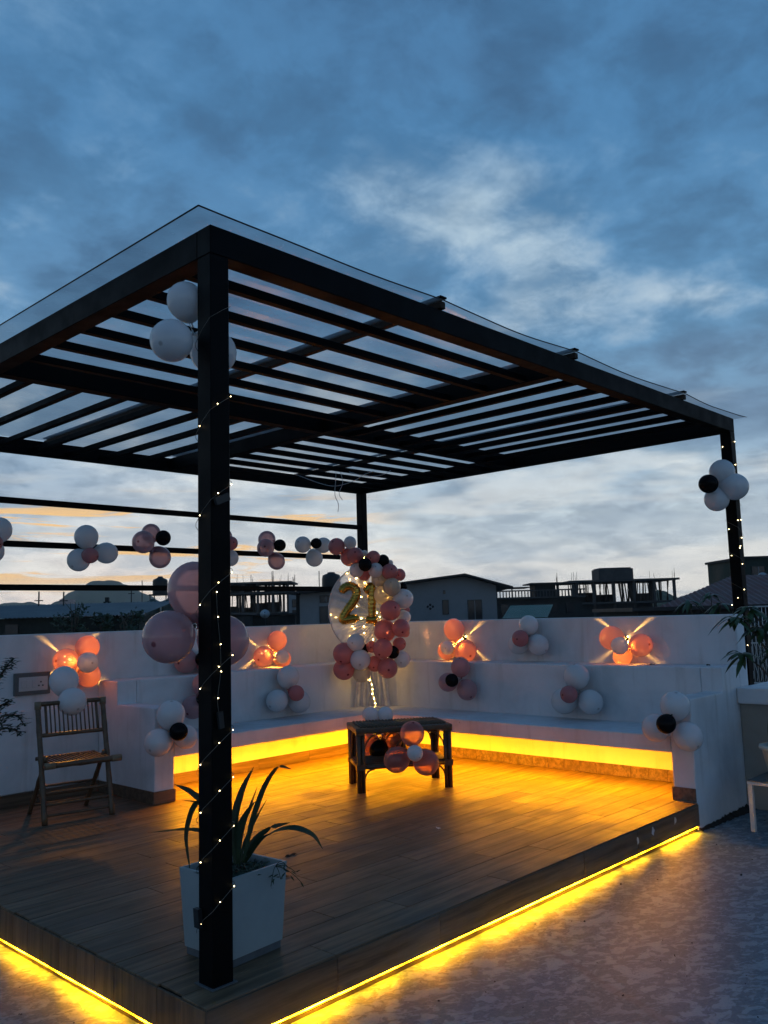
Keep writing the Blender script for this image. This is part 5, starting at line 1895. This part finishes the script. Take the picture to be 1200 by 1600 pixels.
def bush(name, label, e, n, z0, z1, w, seed, mat='leaf_far', leaf=0.16, cnt=420, group=None, cat='shrub'):
    r6 = random.Random(seed)
    t = town(name, label, cat, e, n, group)
    tr = MB()
    for k_ in range(5):
        tr.tube([(0, 0, 0 if k_ == 0 else z0 - GZ - 0.2), (r6.uniform(-.3, .3) * w, r6.uniform(-.3, .3) * w, (z0 + z1) / 2 - GZ), (r6.uniform(-.6, .6) * w, r6.uniform(-.5, .5) * w, z1 - GZ)], [0.06, 0.035, 0.01], 5)
    tr.build('trunk', M['bark'], t, local=True)
    lv = MB()
    cl_ = [(r6.uniform(-.7, .7) * w, r6.uniform(-.6, .6) * w, lerp(z0, z1, r6.random()), r6.uniform(0.25, 0.5) * w) for _ in range(9)]
    for k_ in range(cnt):
        cx, cy, cz, cr = r6.choice(cl_)
        dv = Vector((r6.gauss(0, 1), r6.gauss(0, 1), r6.gauss(0, 1))).normalized() * cr * r6.random() ** 0.4
        c = Vector((cx, cy, cz - GZ)) + dv
        ax = Vector((r6.gauss(0, 1), r6.gauss(0, 1), r6.gauss(0, 0.6))).normalized()
        L = leaf * r6.uniform(0.6, 1.3)
        lv.blade([c, c + ax * L * 0.5, c + ax * L], [L * 0.08, L * 0.28, L * 0.02], ax.orthogonal(), 0.2)
    o = lv.build('crown', M[mat], t, local=True)
    o['kind'] = 'stuff'


bush('shrub', 'dark shrub growing against the mossy wall near its middle', -13.6, 37.5, 1.0, 2.45, 0.8, 41)
bush('shrub', 'low dark shrub at the right end of the mossy wall', -11.4, 37.8, 0.8, 1.95, 0.9, 42)
bush('shrub', 'smaller dark shrub between the mossy wall and the tall stack', -12.5, 38.2, 0.9, 1.75, 0.7, 43)
h = town('tank_block', 'dark flat roofed block under the water tanks left of the near post', 'building', -18.5, 64.0)
tb('wall', h, M['concrete_dark'], (-1.2, 6.2, 0, 15, GZ, 1.9))
tb('roof_slab', h, M['concrete'], (-1.5, 6.5, -0.3, 15.3, 1.901, 2.05))
for lab, e, n, z0, r_, hh, mt in (('green black water tank, left one of the low pair', -17.95, 66.0, 2.06, 0.60, 1.15, 'tank_g'),
                                  ('green black water tank, right one of the low pair', -16.6, 66.0, 2.06, 0.66, 1.2, 'tank_g'),
                                  ('black water tank raised on a steel stand left of the big pink balloons', -20.0, 76.0, 3.95, 0.66, 1.5, 'tank')):
    tk = town('water_tank', lab, 'water tank', e, n, 'black rooftop water tanks')
    mb = MB()
    prof = [(r_ * 0.98, 0)]
    for q in range(7):
        z_ = hh * 0.72 * q / 6
        prof += [(r_ * 1.0, z_ + 0.01), (r_ * 0.97, z_ + hh * 0.06)]
    prof += [(r_ * 0.9, hh * 0.86), (r_ * 0.35, hh * 0.97), (r_ * 0.33, hh * 1.04), (r_ * 0.05, hh * 1.05)]
    mb.lathe(prof, (0, 0, z0 - GZ), 20)
    mb.build('body', M[mt], tk, local=True)
    if z0 > 3:
        tb('stand', tk, M['steel'], (-0.8, 0.8, -0.8, 0.8, z0 - 0.12, z0 - 0.005), *[(sx * 0.7 - 0.04, sx * 0.7 + 0.04, sy * 0.7 - 0.04, sy * 0.7 + 0.04, 2.06, z0 - 0.121) for sx in (-1, 1) for sy in (-1, 1)])
h = town('tall_stack', 'square dark chimney stack with bent pipes beside it', 'chimney', -16.3, 50.0)
tb('shaft', h, M['concrete_dark'], (-0.18, 0.18, 0, 0.36, GZ, 2.75))
tb('cap', h, M['concrete_dark'], (-0.10, 0.10, 0.08, 0.28, 2.751, 3.0))
for dx in (0.35, 0.55):
    mb = MB()
    mb.tube(bez((dx, 0, -2 - GZ), (dx, 0, 3.1 - GZ), (dx + 0.25, 0, 2.0 - GZ), 10), 0.06, 6)
    mb.build('pipe', M['steel'], h, local=True)
mb = MB()
mb.tube([(0.4, 0.1, 2.1 - GZ), (2.9, 0.3, 2.6 - GZ)], 0.05, 6)
mb.build('pipe', M['steel'], h, local=True)
for e, n, z0, z1, lab in ((-18.2, 45, -2, 3.25, 'thin pole over the tin roof, leftmost'), (-16.9, 45, -2, 3.2, 'thin pole over the tin roof beside the pinkish house'), (-21.6, 76, 0, 5.2, 'tall thin mast left of the raised tank'), (-17.8, 60, 0, 4.0, 'short mast between the low tanks')):
    po = town('mast', lab, 'mast', e, n, 'thin rooftop masts')
    tb('pole', po, M['steel'], (-0.03, 0.03, -0.03, 0.03, z0, z1))
    tb('crossbar', po, M['steel'], (-0.22, 0.22, -0.015, 0.015, z1 - 0.5, z1 - 0.45))
h = town('flat_roof_shelter', 'far flat roofed shelter on stilts left below the hill', 'building', -105, 250)
tb('wall', h, M['concrete_dark'], (-6, 6, 0, 10, GZ, 4.6))
tb('roof', h, M['roofdark'], (-6.5, 6.0, -1, 10, 7.1, 7.5))
for i in range(5):
    tb('column', h, M['concrete'], (-5.5 + i * 2.7, -5.2 + i * 2.7, 0, 0.3, 4.601, 7.09))
tb('back_wall', h, M['concrete_dark'], (-4.5, 3.5, 5, 5.3, 4.601, 7.09))
h = town('pinkish_house', 'far pinkish house with stepped roof left below the hill', 'house', -96, 250)
tb('wall', h, M['housewall_b'], (-5.0, 3.2, 0, 10, GZ, 6.3))
tb('roof_room', h, M['housewall_b'], (0.5, 3.4, 1, 6, 6.301, 9.0))
for i in range(3):
    window(h, -4.0 + i * 2.0, -2.9 + i * 2.0, 3.4, 4.9)
r7 = random.Random(77)
for i in range(16):
    n = r7.uniform(320, 800)
    e = n * r7.uniform(-0.42, -0.27)
    w = r7.uniform(5, 11)
    zt = 1.45 + n * r7.uniform(0.010, 0.022)
    h = town('distant_house', 'tiny pale house in the distant town under the hill', 'house', e, n, 'distant town houses under the hill')
    tb('wall', h, M[r7.choice(('housewall', 'housewall_b', 'concrete'))], (-w / 2, w / 2, 0, 8, GZ, zt))
    tb('roof', h, M[r7.choice(('roofdark', 'roofred', 'roofblue'))], (-w / 2 - 0.4, w / 2 + 0.4, -0.4, 8.4, zt + 0.001, zt + 0.5))
    for q in range(3):
        tb('window', h, M['glassdark'], (-w / 2 + 0.8 + q * w / 3.4, -w / 2 + 1.9 + q * w / 3.4, -0.03, 0.02, zt - 2.2, zt - 0.9))


# hills
def hill(name, label, e0, e1, n0, n1, fn, ne=90, nn=24):
    mb = MB()
    vs, fs = [], []
    for j in range(nn + 1):
        for i in range(ne + 1):
            u, v = i / ne, j / nn
            q = C0 + EX * lerp(e0, e1, u) + NX * lerp(n0, n1, v)
            vs.append((q.x, q.y, GZ - 2 + fn(lerp(e0, e1, u), v)))
    for j in range(nn):
        for i in range(ne):
            a = j * (ne + 1) + i
            fs.append((a, a + 1, a + ne + 2, a + ne + 1))
    mb.add(vs, fs, True)
    tag(mb.build(name, M['hill'], base=vs[0]), label, kind='structure')


def knob(e, v, seed=0):
    s = 0.8 * math.sin(e * 0.21 + v * 9) + 0.7 * math.sin(e * 0.47 + v * 17 + 1) + 0.4 * math.sin(e * 1.1 + v * 31)
    return s


def hill_l(e, v):
    h_ = 62 * math.exp(-((e + 515) / 62) ** 2) + 30 * math.exp(-((e + 440) / 60) ** 2) + 34 * math.exp(-((e + 660) / 75) ** 2) + 24
    return (h_ * math.sin(math.pi * v) ** 0.7) + (1.6 * knob(e, v)) * (0 < v < 1)


hill('hill', 'blue rounded hill on the horizon at the left', -800, -250, 1350, 1750, hill_l)
hill('hill', 'near wooded rise left of the right pergola post', 115, 215, 380, 460, lambda e, v: (21.5 + 1.6 * math.sin((e - 118) / 6) + 1.2 * math.sin(e / 2.3)) * math.sin(math.pi * v) ** 0.6 * min(1, max(0, (e - 115) / 14)) + 0.7 * knob(e * 4, v), 120, 16)

# ================================================================= AIR
hz = MB()
hz.box(-2180, 2180, -2180, 2180, GZ - 3.5, 110.0)
hm = bpy.data.materials.new('evening_haze')
hm.use_nodes = True
hm.node_tree.nodes.clear()
hb_ = NB(hm.node_tree)
ho = hb_.n('ShaderNodeOutputMaterial')
pv = hb_.n('ShaderNodeVolumePrincipled')
pv.inputs['Color'].default_value = (0.85, 0.92, 1.0, 1)
pv.inputs['Density'].default_value = 0.00017
pv.inputs['Anisotropy'].default_value = 0.6
hm.node_tree.links.new(pv.outputs[0], ho.inputs['Volume'])
tag(hz.build('haze', hm), 'thin blue evening haze over the town', kind='stuff')
